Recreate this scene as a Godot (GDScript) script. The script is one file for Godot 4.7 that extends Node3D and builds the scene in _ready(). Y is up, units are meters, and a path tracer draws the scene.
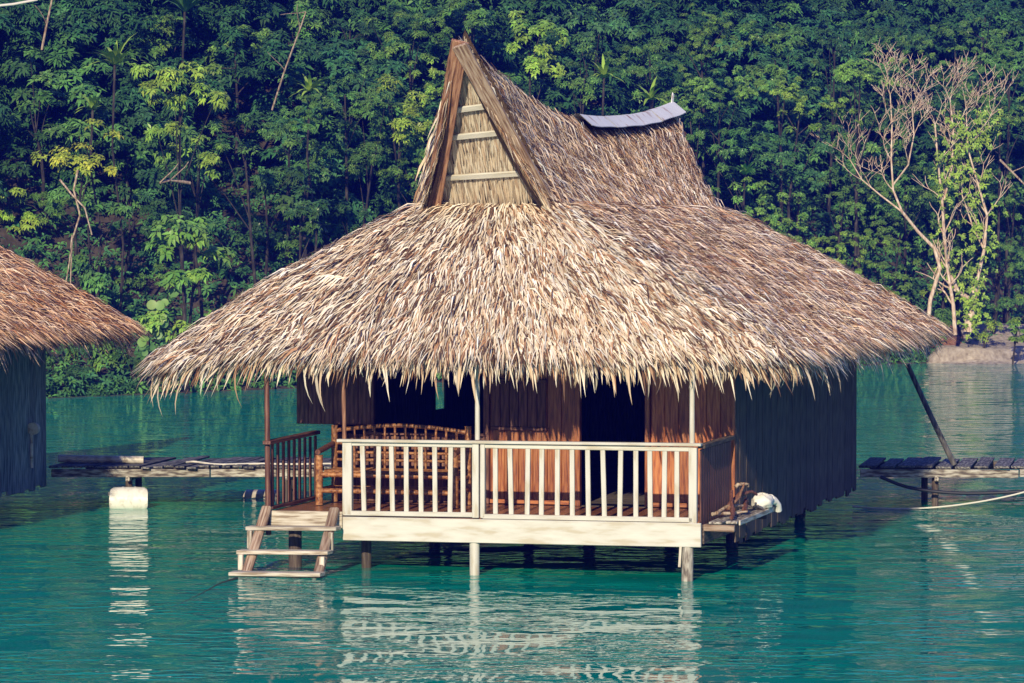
extends Node3D
# A thatched cabin on posts over a teal lagoon, a second cabin, a boardwalk behind both, and a wooded slope.

var rng := RandomNumberGenerator.new()
var box_cache := {}
var used_names := {}
var M := {}
var house: Node3D
const DECK := 0.68

func _ready():
	rng.seed = 7
	# ---- camera, sky, sun, exposure
	var cam := Camera3D.new()
	cam.name = "camera"
	cam.position = Vector3(0, 4, 0)
	cam.rotation_degrees = Vector3(-1.904, 0, 0)
	cam.fov = 11.62
	cam.near = 0.5
	cam.far = 600.0
	add_child(cam)
	var env := Environment.new()
	env.background_mode = Environment.BG_SKY
	var skym := ProceduralSkyMaterial.new()
	skym.sky_top_color = Color(0.22, 0.35, 0.68)
	skym.sky_horizon_color = Color(0.74, 0.77, 0.78)
	skym.sky_curve = 0.15
	skym.ground_bottom_color = Color(0.05, 0.16, 0.18)
	skym.ground_horizon_color = Color(0.30, 0.42, 0.55)
	skym.energy_multiplier = 1.0
	var sky := Sky.new()
	sky.sky_material = skym
	env.sky = sky
	env.tonemap_mode = Environment.TONE_MAPPER_LINEAR
	env.tonemap_exposure = 1.42
	env.sdfgi_enabled = true
	env.ssao_enabled = true
	env.ssil_enabled = true
	env.fog_enabled = true
	env.fog_density = 0.0011
	env.fog_light_color = Color(0.16, 0.26, 0.95)
	var we := WorldEnvironment.new()
	we.name = "world_environment"
	we.environment = env
	add_child(we)
	var sun := DirectionalLight3D.new()
	sun.name = "sun"
	sun.light_energy = 1.42
	sun.light_color = Color(1.0, 0.93, 0.78)
	sun.light_angular_distance = 0.5
	sun.shadow_enabled = true
	var el := deg_to_rad(22.5)
	var az := deg_to_rad(12.0)
	var to_sun := Vector3(-sin(az) * cos(el), sin(el), cos(az) * cos(el))
	sun.look_at_from_position(to_sun * 50.0, Vector3.ZERO, Vector3.UP)
	add_child(sun)

	make_materials()
	# ---- setting
	make_water()
	make_terrain()
	# ---- things
	make_house()
	make_left_house()
	make_steps()
	make_bench()
	make_ledge_things()
	make_boardwalk()
	make_forest()
	make_bare_trees()
	make_slope_plants()
	make_small_things()

# ------------------------------------------------------------------ helpers
func node_name(called: String) -> String:
	var n: int = used_names.get(called, 0)
	used_names[called] = n + 1
	return called if n == 0 else "%s_%03d" % [called, n]

func thing(called: String, label: String, category: String, group := "", xf := Transform3D()) -> Node3D:
	var o := Node3D.new()
	o.name = node_name(called)
	add_child(o)
	o.transform = xf
	o.set_meta("label", label)
	o.set_meta("category", category)
	if group != "":
		o.set_meta("group", group)
	return o

func part(parent: Node, called: String, mesh: Mesh, mat: Material, xf := Transform3D()) -> MeshInstance3D:
	var o := MeshInstance3D.new()
	o.name = called
	o.mesh = mesh
	o.material_override = mat
	parent.add_child(o, true)
	o.transform = xf
	return o

func box(size: Vector3, ch := 0.006) -> ArrayMesh:
	var key := "%.3f_%.3f_%.3f_%.3f" % [size.x, size.y, size.z, ch]
	if box_cache.has(key):
		return box_cache[key]
	var c: float = min(ch, 0.3 * min(size.x, min(size.y, size.z)))
	var h := size * 0.5
	var st := SurfaceTool.new()
	st.begin(Mesh.PRIMITIVE_TRIANGLES)
	st.set_smooth_group(-1)
	# faces
	for ax in 3:
		for s in [-1.0, 1.0]:
			var u := (ax + 1) % 3
			var v := (ax + 2) % 3
			var q := []
			for k in [[-1, -1], [1, -1], [1, 1], [-1, 1]]:
				var p := Vector3.ZERO
				p[ax] = s * h[ax]
				p[u] = k[0] * (h[u] - c)
				p[v] = k[1] * (h[v] - c)
				q.append(p)
			quad(st, q[0], q[1], q[2], q[3])
	# edges
	for ax in 3:
		var u := (ax + 1) % 3
		var v := (ax + 2) % 3
		for su in [-1.0, 1.0]:
			for sv in [-1.0, 1.0]:
				var q := []
				for k in [[0, -1], [0, 1], [1, 1], [1, -1]]:
					var p := Vector3.ZERO
					p[ax] = k[1] * (h[ax] - c)
					p[u] = su * (h[u] - (c if k[0] == 1 else 0.0))
					p[v] = sv * (h[v] - (0.0 if k[0] == 1 else c))
					q.append(p)
				quad(st, q[0], q[1], q[2], q[3])
	for sx in [-1.0, 1.0]:
		for sy in [-1.0, 1.0]:
			for sz in [-1.0, 1.0]:
				tri(st, Vector3(sx * h.x, sy * (h.y - c), sz * (h.z - c)), Vector3(sx * (h.x - c), sy * h.y, sz * (h.z - c)), Vector3(sx * (h.x - c), sy * (h.y - c), sz * h.z))
	st.generate_normals()
	var m := st.commit()
	box_cache[key] = m
	return m

func tri(st: SurfaceTool, a: Vector3, b: Vector3, c: Vector3):
	# front faces run clockwise and point away from the centre
	var n := (b - a).cross(c - a)
	if n.dot(a + b + c) > 0.0:
		var t := b
		b = c
		c = t
	st.add_vertex(a)
	st.add_vertex(b)
	st.add_vertex(c)

func quad(st: SurfaceTool, a: Vector3, b: Vector3, c: Vector3, d: Vector3):
	tri(st, a, b, c)
	tri(st, a, c, d)

# a straight beam: local y runs along it, x is its width, z its thickness
func beam(parent: Node, called: String, p0: Vector3, p1: Vector3, w: float, t: float, mat: Material, facing := Vector3(0, 0, 1), ch := 0.006) -> MeshInstance3D:
	var y := (p1 - p0).normalized()
	var x := y.cross(facing).normalized()
	var z := x.cross(y)
	var l := snappedf(p0.distance_to(p1), 0.005)
	return part(parent, called, box(Vector3(w, l, t), ch), mat, Transform3D(Basis(x, y, z), (p0 + p1) * 0.5))

func tube_into(st: SurfaceTool, pts: Array, radii: Array, sides: int, cap := true):
	var n := pts.size()
	var rings := []
	var prev := Vector3(0.123, 0.31, 0.9).normalized()
	for i in n:
		var d: Vector3 = (pts[min(i + 1, n - 1)] - pts[max(i - 1, 0)]).normalized()
		var u := (prev - d * prev.dot(d))
		if u.length() < 0.01:
			u = d.cross(Vector3(0.6, 0.7, 0.1))
		u = u.normalized()
		prev = u
		var w := d.cross(u)
		var ring := []
		for k in sides:
			var a := TAU * k / sides
			ring.append([pts[i] + (u * cos(a) + w * sin(a)) * radii[i], u * cos(a) + w * sin(a)])
		rings.append(ring)
	for i in n - 1:
		for k in sides:
			var k2 := (k + 1) % sides
			for e in [[i, k], [i + 1, k2], [i, k2], [i, k], [i + 1, k], [i + 1, k2]]:
				var vn: Array = rings[e[0]][e[1]]
				st.set_normal(vn[1])
				st.add_vertex(vn[0])
	if cap:
		for e in [0, n - 1]:
			var d: Vector3 = (pts[0] - pts[1]).normalized() if e == 0 else (pts[n - 1] - pts[n - 2]).normalized()
			st.set_normal(d)
			for k in sides:
				var k2 := (k + 1) % sides
				var tr := [pts[e], rings[e][k2][0], rings[e][k][0]] if e == n - 1 else [pts[e], rings[e][k][0], rings[e][k2][0]]
				for q in tr:
					st.set_normal(d)
					st.add_vertex(q)

func tube(pts: Array, radii: Array, sides := 8) -> ArrayMesh:
	var st := SurfaceTool.new()
	st.begin(Mesh.PRIMITIVE_TRIANGLES)
	tube_into(st, pts, radii, sides)
	return st.commit()

func pole(parent: Node, called: String, p0: Vector3, p1: Vector3, r0: float, r1: float, mat: Material, bend := 0.0, sides := 9) -> MeshInstance3D:
	var pts := []
	var rad := []
	var d := p1 - p0
	var off := Vector3(rng.randf_range(-1, 1), rng.randf_range(-0.3, 0.3), rng.randf_range(-1, 1)).normalized() * bend
	for i in 6:
		var t := i / 5.0
		pts.append(d * t + off * sin(PI * t))
		rad.append(lerpf(r0, r1, t))
	return part(parent, called, tube(pts, rad, sides), mat, Transform3D(Basis(), p0))

func bamboo(parent: Node, called: String, p0: Vector3, p1: Vector3, r: float, mat: Material, sag := 0.0) -> MeshInstance3D:
	var pts := []
	var rad := []
	var l := p0.distance_to(p1)
	var nodes: int = max(2, int(l / 0.22))
	var d := p1 - p0
	for i in nodes:
		for k in [0.02, 0.5, 0.9, 0.96]:
			var t: float = (i + k) / nodes
			pts.append(d * t + Vector3.UP * sag * sin(PI * t))
			rad.append(r * (1.0 if k < 0.9 else (1.0 if k == 0.9 else 1.13)))
	return part(parent, called, tube(pts, rad, 9), mat, Transform3D(Basis(), p0))

# ------------------------------------------------------------------ materials
func noise_tex(seed_: int, freq: float, colors: Array, stops: Array, size := 256, oct := 4, type := FastNoiseLite.TYPE_SIMPLEX_SMOOTH) -> NoiseTexture2D:
	var n := FastNoiseLite.new()
	n.noise_type = type
	n.seed = seed_
	n.frequency = freq
	n.fractal_octaves = oct
	var t := NoiseTexture2D.new()
	t.width = size
	t.height = size
	t.seamless = true
	t.noise = n
	if colors.size():
		var g := Gradient.new()
		g.offsets = PackedFloat32Array(stops)
		g.colors = PackedColorArray(colors)
		t.color_ramp = g
	return t

func lin(r: float, g: float, b: float) -> Color:
	return Color(r, g, b).linear_to_srgb()

func grained(tex: Texture2D, bump: Texture2D, scale: Vector3, offset: Vector3, rough: float, bump_cm := 0.15) -> StandardMaterial3D:
	var m := StandardMaterial3D.new()
	m.albedo_texture = tex
	m.roughness = rough
	m.uv1_triplanar = true
	m.uv1_scale = scale
	m.uv1_offset = offset
	if bump:
		m.heightmap_enabled = true
		m.heightmap_texture = bump
		m.heightmap_scale = bump_cm
	return m

# several materials that share one grain texture, each showing another stretch of it, in slightly different tones
func wood_set(key: String, seed_: int, cols: Array, rough: float, tones: Array, bump: Texture2D, stretch := Vector3(5.0, 0.45, 5.0)):
	var stops := [0.22, 0.42, 0.58, 0.78]
	var tex := noise_tex(seed_, 0.02, cols, stops, 256, 5)
	var out := []
	for i in tones.size():
		var m := grained(tex, bump, stretch, Vector3(0.37 * i + 0.1, 0.23 * i, 0.61 * i), rough)
		m.resource_name = "%s_%d" % [key, i]
		var t: float = tones[i]
		m.albedo_color = Color(t, t, t).linear_to_srgb()
		out.append(m)
	M[key] = out

func pick(key: String) -> Material:
	var a: Array = M[key]
	return a[rng.randi() % a.size()]

func plain(key: String, c: Color, rough: float) -> StandardMaterial3D:
	var m := StandardMaterial3D.new()
	m.resource_name = key
	m.albedo_color = c
	m.roughness = rough
	M[key] = m
	return m

# ripple heights: short waves whose strength comes and goes in patches, over a slower swell
func ripples() -> ImageTexture:
	var ims := []
	for e in [[41, 0.036, 3], [42, 0.006, 2], [43, 0.013, 1]]:
		var n := FastNoiseLite.new()
		n.noise_type = FastNoiseLite.TYPE_SIMPLEX_SMOOTH
		n.seed = e[0]
		n.frequency = e[1]
		n.fractal_octaves = e[2]
		n.fractal_gain = 0.42
		var im := n.get_seamless_image(1024, 1024)
		im.convert(Image.FORMAT_L8)
		ims.append(im.get_data())
	var out := PackedFloat32Array()
	out.resize(1024 * 1024)
	var a: PackedByteArray = ims[0]
	var b: PackedByteArray = ims[1]
	var c: PackedByteArray = ims[2]
	for i in out.size():
		var p := clampf((b[i] - 70.0) / 110.0, 0.12, 1.0)
		out[i] = 0.5 + (a[i] - 128.0) / 255.0 * p * 0.62 + (c[i] - 128.0) / 255.0 * 0.38
	return ImageTexture.create_from_image(Image.create_from_data(1024, 1024, false, Image.FORMAT_RF, out.to_byte_array()))

func make_materials():
	var bump := noise_tex(3, 0.03, [], [], 256, 4)
	var tn := [1.0, 0.86, 0.72, 0.93]
	wood_set("red_wood", 11, [lin(.24, .060, .024), lin(.42, .130, .042), lin(.50, .175, .058), lin(.58, .24, .09)], 0.42, [1.0, 0.8, 0.6, 0.9, 0.7], bump)
	wood_set("brown_wood", 12, [lin(.07, .026, .020), lin(.13, .050, .034), lin(.18, .075, .05), lin(.23, .11, .08)], 0.6, tn, bump)
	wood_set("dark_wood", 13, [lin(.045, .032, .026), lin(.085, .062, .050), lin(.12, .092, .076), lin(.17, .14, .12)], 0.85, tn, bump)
	wood_set("grey_wood", 14, [lin(.10, .13, .15), lin(.19, .24, .25), lin(.26, .31, .32), lin(.36, .40, .40)], 0.85, tn, bump)
	wood_set("pale_wood", 15, [lin(.28, .22, .16), lin(.48, .42, .34), lin(.58, .53, .45), lin(.66, .62, .55)], 0.8, tn, bump)
	wood_set("barge_wood", 16, [lin(.15, .09, .06), lin(.27, .18, .125), lin(.34, .25, .19), lin(.42, .34, .27)], 0.8, tn, bump)
	wood_set("orange_wood", 17, [lin(.12, .05, .03), lin(.26, .125, .075), lin(.33, .17, .10), lin(.42, .25, .16)], 0.8, tn, bump)
	wood_set("white_paint", 18, [lin(.46, .42, .34), lin(.53, .52, .475), lin(.56, .55, .51), lin(.60, .59, .55)], 0.55, [1.0, 0.95, 0.98], bump, Vector3(1.6, 0.3, 1.6))
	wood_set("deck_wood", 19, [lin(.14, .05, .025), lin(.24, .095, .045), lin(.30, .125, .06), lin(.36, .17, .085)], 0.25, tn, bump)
	wood_set("walk_wood", 20, [lin(.03, .03, .035), lin(.07, .07, .075), lin(.12, .12, .12), lin(.22, .21, .20)], 0.85, [1.0, 0.8, 0.6, 1.2], bump)
	wood_set("bamboo", 21, [lin(.13, .045, .018), lin(.27, .11, .04), lin(.36, .16, .06), lin(.46, .24, .11)], 0.35, tn, bump, Vector3(3, 3, 3))
	wood_set("post_wood", 22, [lin(.10, .08, .07), lin(.24, .21, .18), lin(.36, .33, .29), lin(.52, .50, .46)], 0.85, tn, bump, Vector3(4, 0.8, 4))
	wood_set("bark", 23, [lin(.012, .011, .009), lin(.028, .023, .018), lin(.045, .038, .03), lin(.08, .07, .06)], 0.9, tn, bump, Vector3(2, 0.5, 2))
	wood_set("bare_bark", 24, [lin(.36, .23, .16), lin(.52, .37, .27), lin(.60, .47, .36), lin(.70, .60, .50)], 0.85, [1.0], bump, Vector3(2, 0.6, 2))
	wood_set("dry_wood", 25, [lin(.09, .055, .04), lin(.26, .17, .11), lin(.38, .28, .2), lin(.55, .47, .38)], 0.85, tn, bump, Vector3(4, 0.8, 4))
	var thatch := plain("thatch", Color.WHITE, 0.8)
	thatch.vertex_color_use_as_albedo = true
	thatch.metallic_specular = 0.3
	var thatch2 := plain("thatch_warm", lin(1.0, .86, .73), 0.85)
	thatch2.vertex_color_use_as_albedo = true
	thatch2.metallic_specular = 0.3
	M["thatch_leaves"] = []
	for c in [lin(.60, .51, .40), lin(.52, .40, .28), lin(.66, .60, .50), lin(.40, .25, .16), lin(.46, .40, .33)]:
		var m := StandardMaterial3D.new()
		m.albedo_color = c
		m.roughness = 0.8
		M["thatch_leaves"].append(m)
	var tb := grained(noise_tex(31, 0.05, [lin(.03, .018, .012), lin(.09, .055, .035), lin(.17, .11, .07)], [0.2, 0.5, 0.8]), bump, Vector3(3, 1, 3), Vector3.ZERO, 0.95, 1.0)
	M["thatch_base"] = tb
	var leaf := plain("leaf", Color.WHITE, 0.42)
	leaf.vertex_color_use_as_albedo = true
	leaf.metallic_specular = 0.45
	var leafm := plain("leaf_matt", Color.WHITE, 0.6)
	leafm.vertex_color_use_as_albedo = true
	leafm.metallic_specular = 0.35
	M["tin"] = grained(noise_tex(33, 0.018, [lin(.34, .14, .07), lin(.55, .40, .3), lin(.84, .82, .76), lin(.88, .87, .82)], [0.10, 0.18, 0.24, 0.8]), bump, Vector3(0.45, 0.45, 0.45), Vector3(.2, .1, .4), 0.5)
	M["soil"] = grained(noise_tex(34, 0.03, [lin(.03, .024, .016), lin(.06, .048, .03), lin(.10, .08, .05)], [0.2, 0.5, 0.8]), bump, Vector3(.5, .5, .5), Vector3.ZERO, 0.95, 3.0)
	M["red_earth"] = grained(noise_tex(35, 0.03, [lin(.10, .045, .025), lin(.24, .11, .06), lin(.34, .18, .11)], [0.2, 0.5, 0.8]), bump, Vector3(.7, .7, .7), Vector3.ZERO, 0.95, 4.0)
	M["sand"] = grained(noise_tex(36, 0.03, [lin(.20, .165, .12), lin(.34, .29, .23), lin(.46, .41, .34)], [0.2, 0.5, 0.8]), bump, Vector3(.6, .6, .6), Vector3.ZERO, 0.95, 3.0)
	M["plastic"] = grained(noise_tex(37, 0.02, [lin(.58, .57, .52), lin(.72, .72, .68), lin(.76, .76, .73)], [0.25, 0.4, 0.8]), null, Vector3(1.5, 1.5, 1.5), Vector3.ZERO, 0.4)
	M["pipe"] = grained(noise_tex(38, 0.02, [lin(.28, .24, .19), lin(.46, .43, .37), lin(.58, .55, .5)], [0.25, 0.45, 0.8]), null, Vector3(1.2, 1.2, 1.2), Vector3.ZERO, 0.45)
	plain("rope", lin(.62, .60, .54), 0.9)
	plain("dark_rope", lin(.03, .04, .03), 0.8)
	plain("hose", lin(.02, .022, .03), 0.5)
	plain("bag", lin(.78, .77, .74), 0.5)
	# water: turbid teal lagoon, rippled
	var w := plain("water", lin(.002, .280, .210), 0.015)
	w.metallic_specular = 0.32
	var h1 := ripples()
	w.heightmap_enabled = true
	w.heightmap_texture = h1
	w.heightmap_scale = 4.2
	w.uv1_scale = Vector3(1.0 / 16.0, 1.0 / 10.0, 1)

# ------------------------------------------------------------------ water and land
func make_water():
	var st := SurfaceTool.new()
	st.begin(Mesh.PRIMITIVE_TRIANGLES)
	var xs := [-260.0, -120.0, -60.0]
	var zs := [40.0, 0.0, -10.0]
	for i in 61:
		xs.append(-30.0 + i)
	xs.append_array([60.0, 120.0, 260.0])
	for i in 100:
		zs.append(-14.0 - i)
	zs.append_array([-150.0, -260.0])
	var sw := FastNoiseLite.new()
	sw.seed = 5
	sw.frequency = 0.18
	for j in zs.size() - 1:
		for i in xs.size() - 1:
			for e in [[0, 0], [1, 1], [1, 0], [0, 0], [0, 1], [1, 1]]:
				var x: float = xs[i + e[0]]
				var z: float = zs[j + e[1]]
				st.set_uv(Vector2(x, z))
				st.set_normal(Vector3.UP)
				st.add_vertex(Vector3(x, 0, z))
	var o := part(self, "water", st.commit(), M["water"])
	o.set_meta("kind", "structure")

func shore(x: float) -> float:
	return 80.5 + clampf((x + 10.0) * 0.90, -14.0, 60.0)

var land := FastNoiseLite.new()
func ground(x: float, z: float) -> float:
	var d := -z - shore(x)
	var h := 0.0
	if d < 0.0:
		h = d * 0.5
	else:
		h = 0.10 * (1.0 - exp(-d * 2.0)) + maxf(0.0, d - 2.5) * 0.68
	return h + land.get_noise_2d(x, z) * clampf(d * 0.25, 0.0, 1.2)

func make_terrain():
	land.seed = 9
	land.frequency = 0.09
	var st := SurfaceTool.new()
	st.begin(Mesh.PRIMITIVE_TRIANGLES)
	st.set_smooth_group(0)
	var nx := 90
	var nd := 60
	var P := []
	for i in nx + 1:
		var col := []
		var x := -90.0 + 180.0 * i / nx
		for j in nd + 1:
			var t := float(j) / nd
			var d := -3.0 + 80.0 * pow(t, 1.5)
			var z := -(shore(x) + d)
			col.append(Vector3(x, minf(ground(x, z), 46.0), z))
		P.append(col)
	for i in nx:
		for j in nd:
			for q in [P[i][j], P[i][j + 1], P[i + 1][j + 1], P[i][j], P[i + 1][j + 1], P[i + 1][j]]:
				st.add_vertex(q)
	st.generate_normals()
	var o := part(self, "hillside", st.commit(), M["soil"])
	o.set_meta("kind", "structure")
	# the little beach with its low ledge at the right
	var b := SurfaceTool.new()
	b.begin(Mesh.PRIMITIVE_TRIANGLES)
	b.set_smooth_group(0)
	var prof := [[-1.2, -0.15], [-0.6, 0.03], [-0.1, 0.10], [0.0, 0.40], [0.5, 0.47], [1.6, 0.52], [2.6, 0.75], [3.4, 1.1]]
	var G := []
	for i in 41:
		var x := 12.3 + i * 0.3
		var col := []
		for k in prof.size():
			var wob := land.get_noise_2d(x * 3.0, k * 7.0) * 0.35
			col.append(Vector3(x, (prof[k][1] + 0.2) * smoothstep(12.2, 12.9, x) - 0.2 + land.get_noise_2d(x * 9.0, k * 31.0) * 0.10, -(100.6 + (x - 12.0) * 0.12 + prof[k][0] + wob)))
		G.append(col)
	for i in 40:
		for k in prof.size() - 1:
			for q in [G[i][k], G[i][k + 1], G[i + 1][k + 1], G[i][k], G[i + 1][k + 1], G[i + 1][k]]:
				b.add_vertex(q)
	b.generate_normals()
	var be := part(self, "beach", b.commit(), M["sand"])
	be.set_meta("kind", "structure")

# ------------------------------------------------------------------ the cabin
# local frame: x runs along the front (0 = right front corner of the deck, negative to the left), y up from the water, -z goes back
const W := 5.27
const WALL := 1.8
const BACK := 10.15
func lp(a: float, y: float, b: float) -> Vector3:
	return Vector3(a, y, -b)

# the lower roof: a ring between the foot of the upper roof and the eaves, with rounded corners
const EAVE := [-6.72, 1.02, -0.12, 11.2]
func outline(k: int, q: float, outer: bool) -> Vector3:
	# k 0..7: front, corner, right, corner, back, corner, left, corner; q runs 0..1 along it
	var L: float = EAVE[0] if outer else -3.92
	var R: float = EAVE[1] if outer else -2.2
	var F: float = EAVE[2] if outer else 2.05
	var B: float = EAVE[3] if outer else 9.7
	var r := 0.5 if outer else 0.08
	var y := 2.60 if outer else 4.31
	if not outer and k >= 2 and k <= 4:
		R = -2.2 + 0.25 * (1.0 if k > 2 else q)
	var a := 0.0
	var b := 0.0
	match k:
		0: a = lerpf(L + r, R - r, q); b = F
		1: a = R - r + r * sin(q * PI / 2); b = F + r - r * cos(q * PI / 2)
		2: a = R; b = lerpf(F + r, B - r, q)
		3: a = R - r + r * cos(q * PI / 2); b = B - r + r * sin(q * PI / 2)
		4: a = lerpf(R - r, L + r, q); b = B
		5: a = L + r - r * sin(q * PI / 2); b = B - r + r * cos(q * PI / 2)
		6: a = L; b = lerpf(B - r, F + r, q)
		7: a = L + r - r * cos(q * PI / 2); b = F + r - r * sin(q * PI / 2)
	return lp(a, y, b)

func lower(k: int, q: float, v: float) -> Vector3:
	var p := outline(k, q, false).lerp(outline(k, q, true), v)
	p.y += 0.06 * sin(PI * v)
	# the left front corner droops
	var dr := 1.0 if k == 7 else (maxf(0.0, 1.0 - q / 0.18) if k == 0 else (maxf(0.0, 1.0 - (1.0 - q) / 0.1) if k == 6 else 0.0))
	p.y -= 0.17 * dr * dr * v * v
	return p

func ridge(s: float) -> Vector3:
	var b := lerpf(0.62, 11.95, s)
	var y := 6.30
	if s < 0.52:
		var t := s / 0.52
		y = lerpf(6.30, 5.50, 1.0 - pow(1.0 - t, 1.7))
	else:
		var t := (s - 0.52) / 0.48
		y = lerpf(5.50, 5.86, t * t)
	return lp(-3.1, y, b)

func upper(side: int, s: float, v: float) -> Vector3:
	# side 1 = right, -1 = left
	var b := lerpf(1.80, 10.0, s)
	var a := lerpf(-2.30, -2.0, s) if side > 0 else lerpf(-3.86, -4.2, s)
	var p := ridge(s).lerp(lp(a, 4.24, b), v)
	p += Vector3(-side * 0.06, -0.05, 0) * sin(PI * v)
	return p

func surf(patch: Array, q: float, v: float) -> Vector3:
	return lower(patch[1], q, v) if patch[0] == 0 else upper(patch[1], q, v)

class Bag:
	var v := PackedVector3Array()
	var n := PackedVector3Array()
	var c := PackedColorArray()
	var i := PackedInt32Array()
	func mesh() -> ArrayMesh:
		var arr := []
		arr.resize(Mesh.ARRAY_MAX)
		arr[Mesh.ARRAY_VERTEX] = v
		arr[Mesh.ARRAY_NORMAL] = n
		arr[Mesh.ARRAY_COLOR] = c
		arr[Mesh.ARRAY_INDEX] = i
		var m := ArrayMesh.new()
		m.add_surface_from_arrays(Mesh.PRIMITIVE_TRIANGLES, arr)
		return m

# one dry leaf strip: base, direction, surface normal
func strip(bag: Bag, p: Vector3, d: Vector3, nn: Vector3, l: float, w: float, lift: float, droop: float, col: Color):
	var side := d.cross(nn).normalized()
	var roll := rng.randf_range(-0.55, 0.55)
	side = (side * cos(roll) + nn * sin(roll)).normalized()
	var n2 := side.cross(d).normalized()
	if n2.dot(nn) < 0.0:
		n2 = -n2
	var mid := p + d * l * 0.5 + nn * lift
	var tip := p + d * l + nn * lift * 0.9 + Vector3.DOWN * droop
	var at := bag.v.size()
	bag.v.append(p - side * w * 0.35)
	bag.v.append(p + side * w * 0.35)
	bag.v.append(mid - side * w * 0.5)
	bag.v.append(mid + side * w * 0.5)
	bag.v.append(tip)
	for k in 5:
		bag.n.append(n2)
		bag.c.append(col)
	for k in ([0, 2, 1, 1, 2, 3, 2, 4, 3] if side.cross(d).dot(n2) > 0.0 else [0, 1, 2, 1, 3, 2, 2, 3, 4]):
		bag.i.append(at + k)

func straw() -> Color:
	var r := rng.randf()
	var c: Color
	if r < 0.32:
		c = Color(.73, .64, .52)
	elif r < 0.54:
		c = Color(.58, .45, .32)
	elif r < 0.68:
		c = Color(.38, .22, .13)
	elif r < 0.83:
		c = Color(.80, .76, .68)
	else:
		c = Color(.13, .075, .05)
	var f := rng.randf_range(0.78, 1.12)
	return Color(c.r * f, c.g * f, c.b * f)

func thatch_patch(patch: Array, count: int, vmax := 1.0, warm := 0.0) -> ArrayMesh:
	var bag := Bag.new()
	var clump := FastNoiseLite.new()
	clump.seed = 77 + patch[1]
	clump.frequency = 1.1
	for i in count:
		var q := rng.randf()
		# leaves lie in courses, each a little ragged
		var v := rng.randf() ** 0.82
		if patch[0] == 0 and patch[1] % 2 == 0:
			v = 1.0 - (1.0 - rng.randf()) ** 0.9
			# a trapezoid: fewer leaves near its narrow top
			if rng.randf() > 0.45 + 0.55 * v:
				v = sqrt(rng.randf())
		elif patch[0] == 0:
			v = sqrt(rng.randf())
		v *= vmax
		if patch[0] == 1 and q > 0.47:
			v = 0.10 + 0.90 * v
		v = lerpf(v, (floor(v * 24.0) + rng.randf() * 0.5) / 24.0, 0.6)
		var p := surf(patch, q, v)
		var e := 0.004
		var dv := surf(patch, q, v + e) - surf(patch, q, v - e)
		var dq := surf(patch, q + e, v) - surf(patch, q - e, v)
		var n := dq.cross(dv).normalized()
		if n.y < 0.0:
			n = -n
		var d := dv.normalized()
		var cn := clump.get_noise_3d(p.x * 1.4, p.y * 1.4, p.z * 1.4)
		var cn2 := clump.get_noise_3d(p.x * 4.0 + 50, p.y * 4.0, p.z * 4.0)
		d = (d + dq.normalized() * (rng.randfn(0.0, 0.20) + cn * 0.45) ).normalized()
		var l := rng.randf_range(0.26, 0.52)
		var lift := rng.randf_range(0.0, 0.085) + maxf(0.0, cn2) * 0.08
		var c := straw()
		var f := (1.0 + cn2 * 0.45) * (1.0 + 0.16 * warm)
		c = Color(c.r * f, c.g * f * (1.0 - 0.09 * warm), c.b * f * (1.0 - 0.17 * warm))
		strip(bag, p + n * rng.randf_range(-0.01, 0.05), d, n, l, rng.randf_range(0.010, 0.025), lift, rng.randf_range(-0.01, 0.05), c)
	return bag.mesh()

func slab(patch: Array, nq: int, nv: int, st: SurfaceTool):
	for s in 2:
		var off := -0.015 if s == 0 else -0.12
		for i in nq:
			for j in nv:
				var P := []
				for e in [[0, 0], [1, 0], [1, 1], [0, 1]]:
					P.append(surf(patch, float(i + e[0]) / nq, float(j + e[1]) / nv) + Vector3(0, off, 0))
				for q in ([0, 1, 2, 0, 2, 3] if s == 0 else [0, 2, 1, 0, 3, 2]):
					st.add_vertex(P[q])
	for i in nq:
		for e in ([[1.0]] if patch[0] == 0 else [[1.0], [0.0]]):
			var A := surf(patch, float(i) / nq, e[0])
			var B := surf(patch, float(i + 1) / nq, e[0])
			var u := Vector3(0, -0.015, 0)
			var w := Vector3(0, -0.12, 0)
			for q in [A + u, B + w, B + u, A + u, A + w, B + w]:
				st.add_vertex(q)

func leaf_mesh(l: float, w: float, curl: float, twist: float) -> ArrayMesh:
	# a hanging dry leaf: from the origin along +z (outwards), bending down
	var st := SurfaceTool.new()
	st.begin(Mesh.PRIMITIVE_TRIANGLES)
	var pts := []
	var n := 5
	for i in n + 1:
		var t := float(i) / n
		var ang := lerpf(0.35, 0.35 + curl, t)
		var p: Vector3 = Vector3.ZERO if i == 0 else pts[i - 1][0] + Vector3(sin(twist * t) * 0.3, -sin(ang), cos(ang)) * l / n
		var ww: float = w * [0.6, 0.95, 1.0, 0.85, 0.5, 0.03][i]
		pts.append([p, ww, twist * t])
	for i in n:
		for s in [-1.0, 1.0]:
			var a: Array = pts[i]
			var b: Array = pts[i + 1]
			var sa: Vector3 = Vector3(cos(a[2]), sin(a[2]) * 0.6, 0) * a[1] * 0.5 * s + Vector3(0, -0.25 * a[1], 0)
			var sb: Vector3 = Vector3(cos(b[2]), sin(b[2]) * 0.6, 0) * b[1] * 0.5 * s + Vector3(0, -0.25 * b[1], 0)
			var T := [a[0], b[0], b[0] + sb, a[0], b[0] + sb, a[0] + sa] if s < 0 else [a[0], b[0] + sb, b[0], a[0], a[0] + sa, b[0] + sb]
			for q in T:
				st.add_vertex(q)
	st.generate_normals()
	return st.commit()

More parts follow.
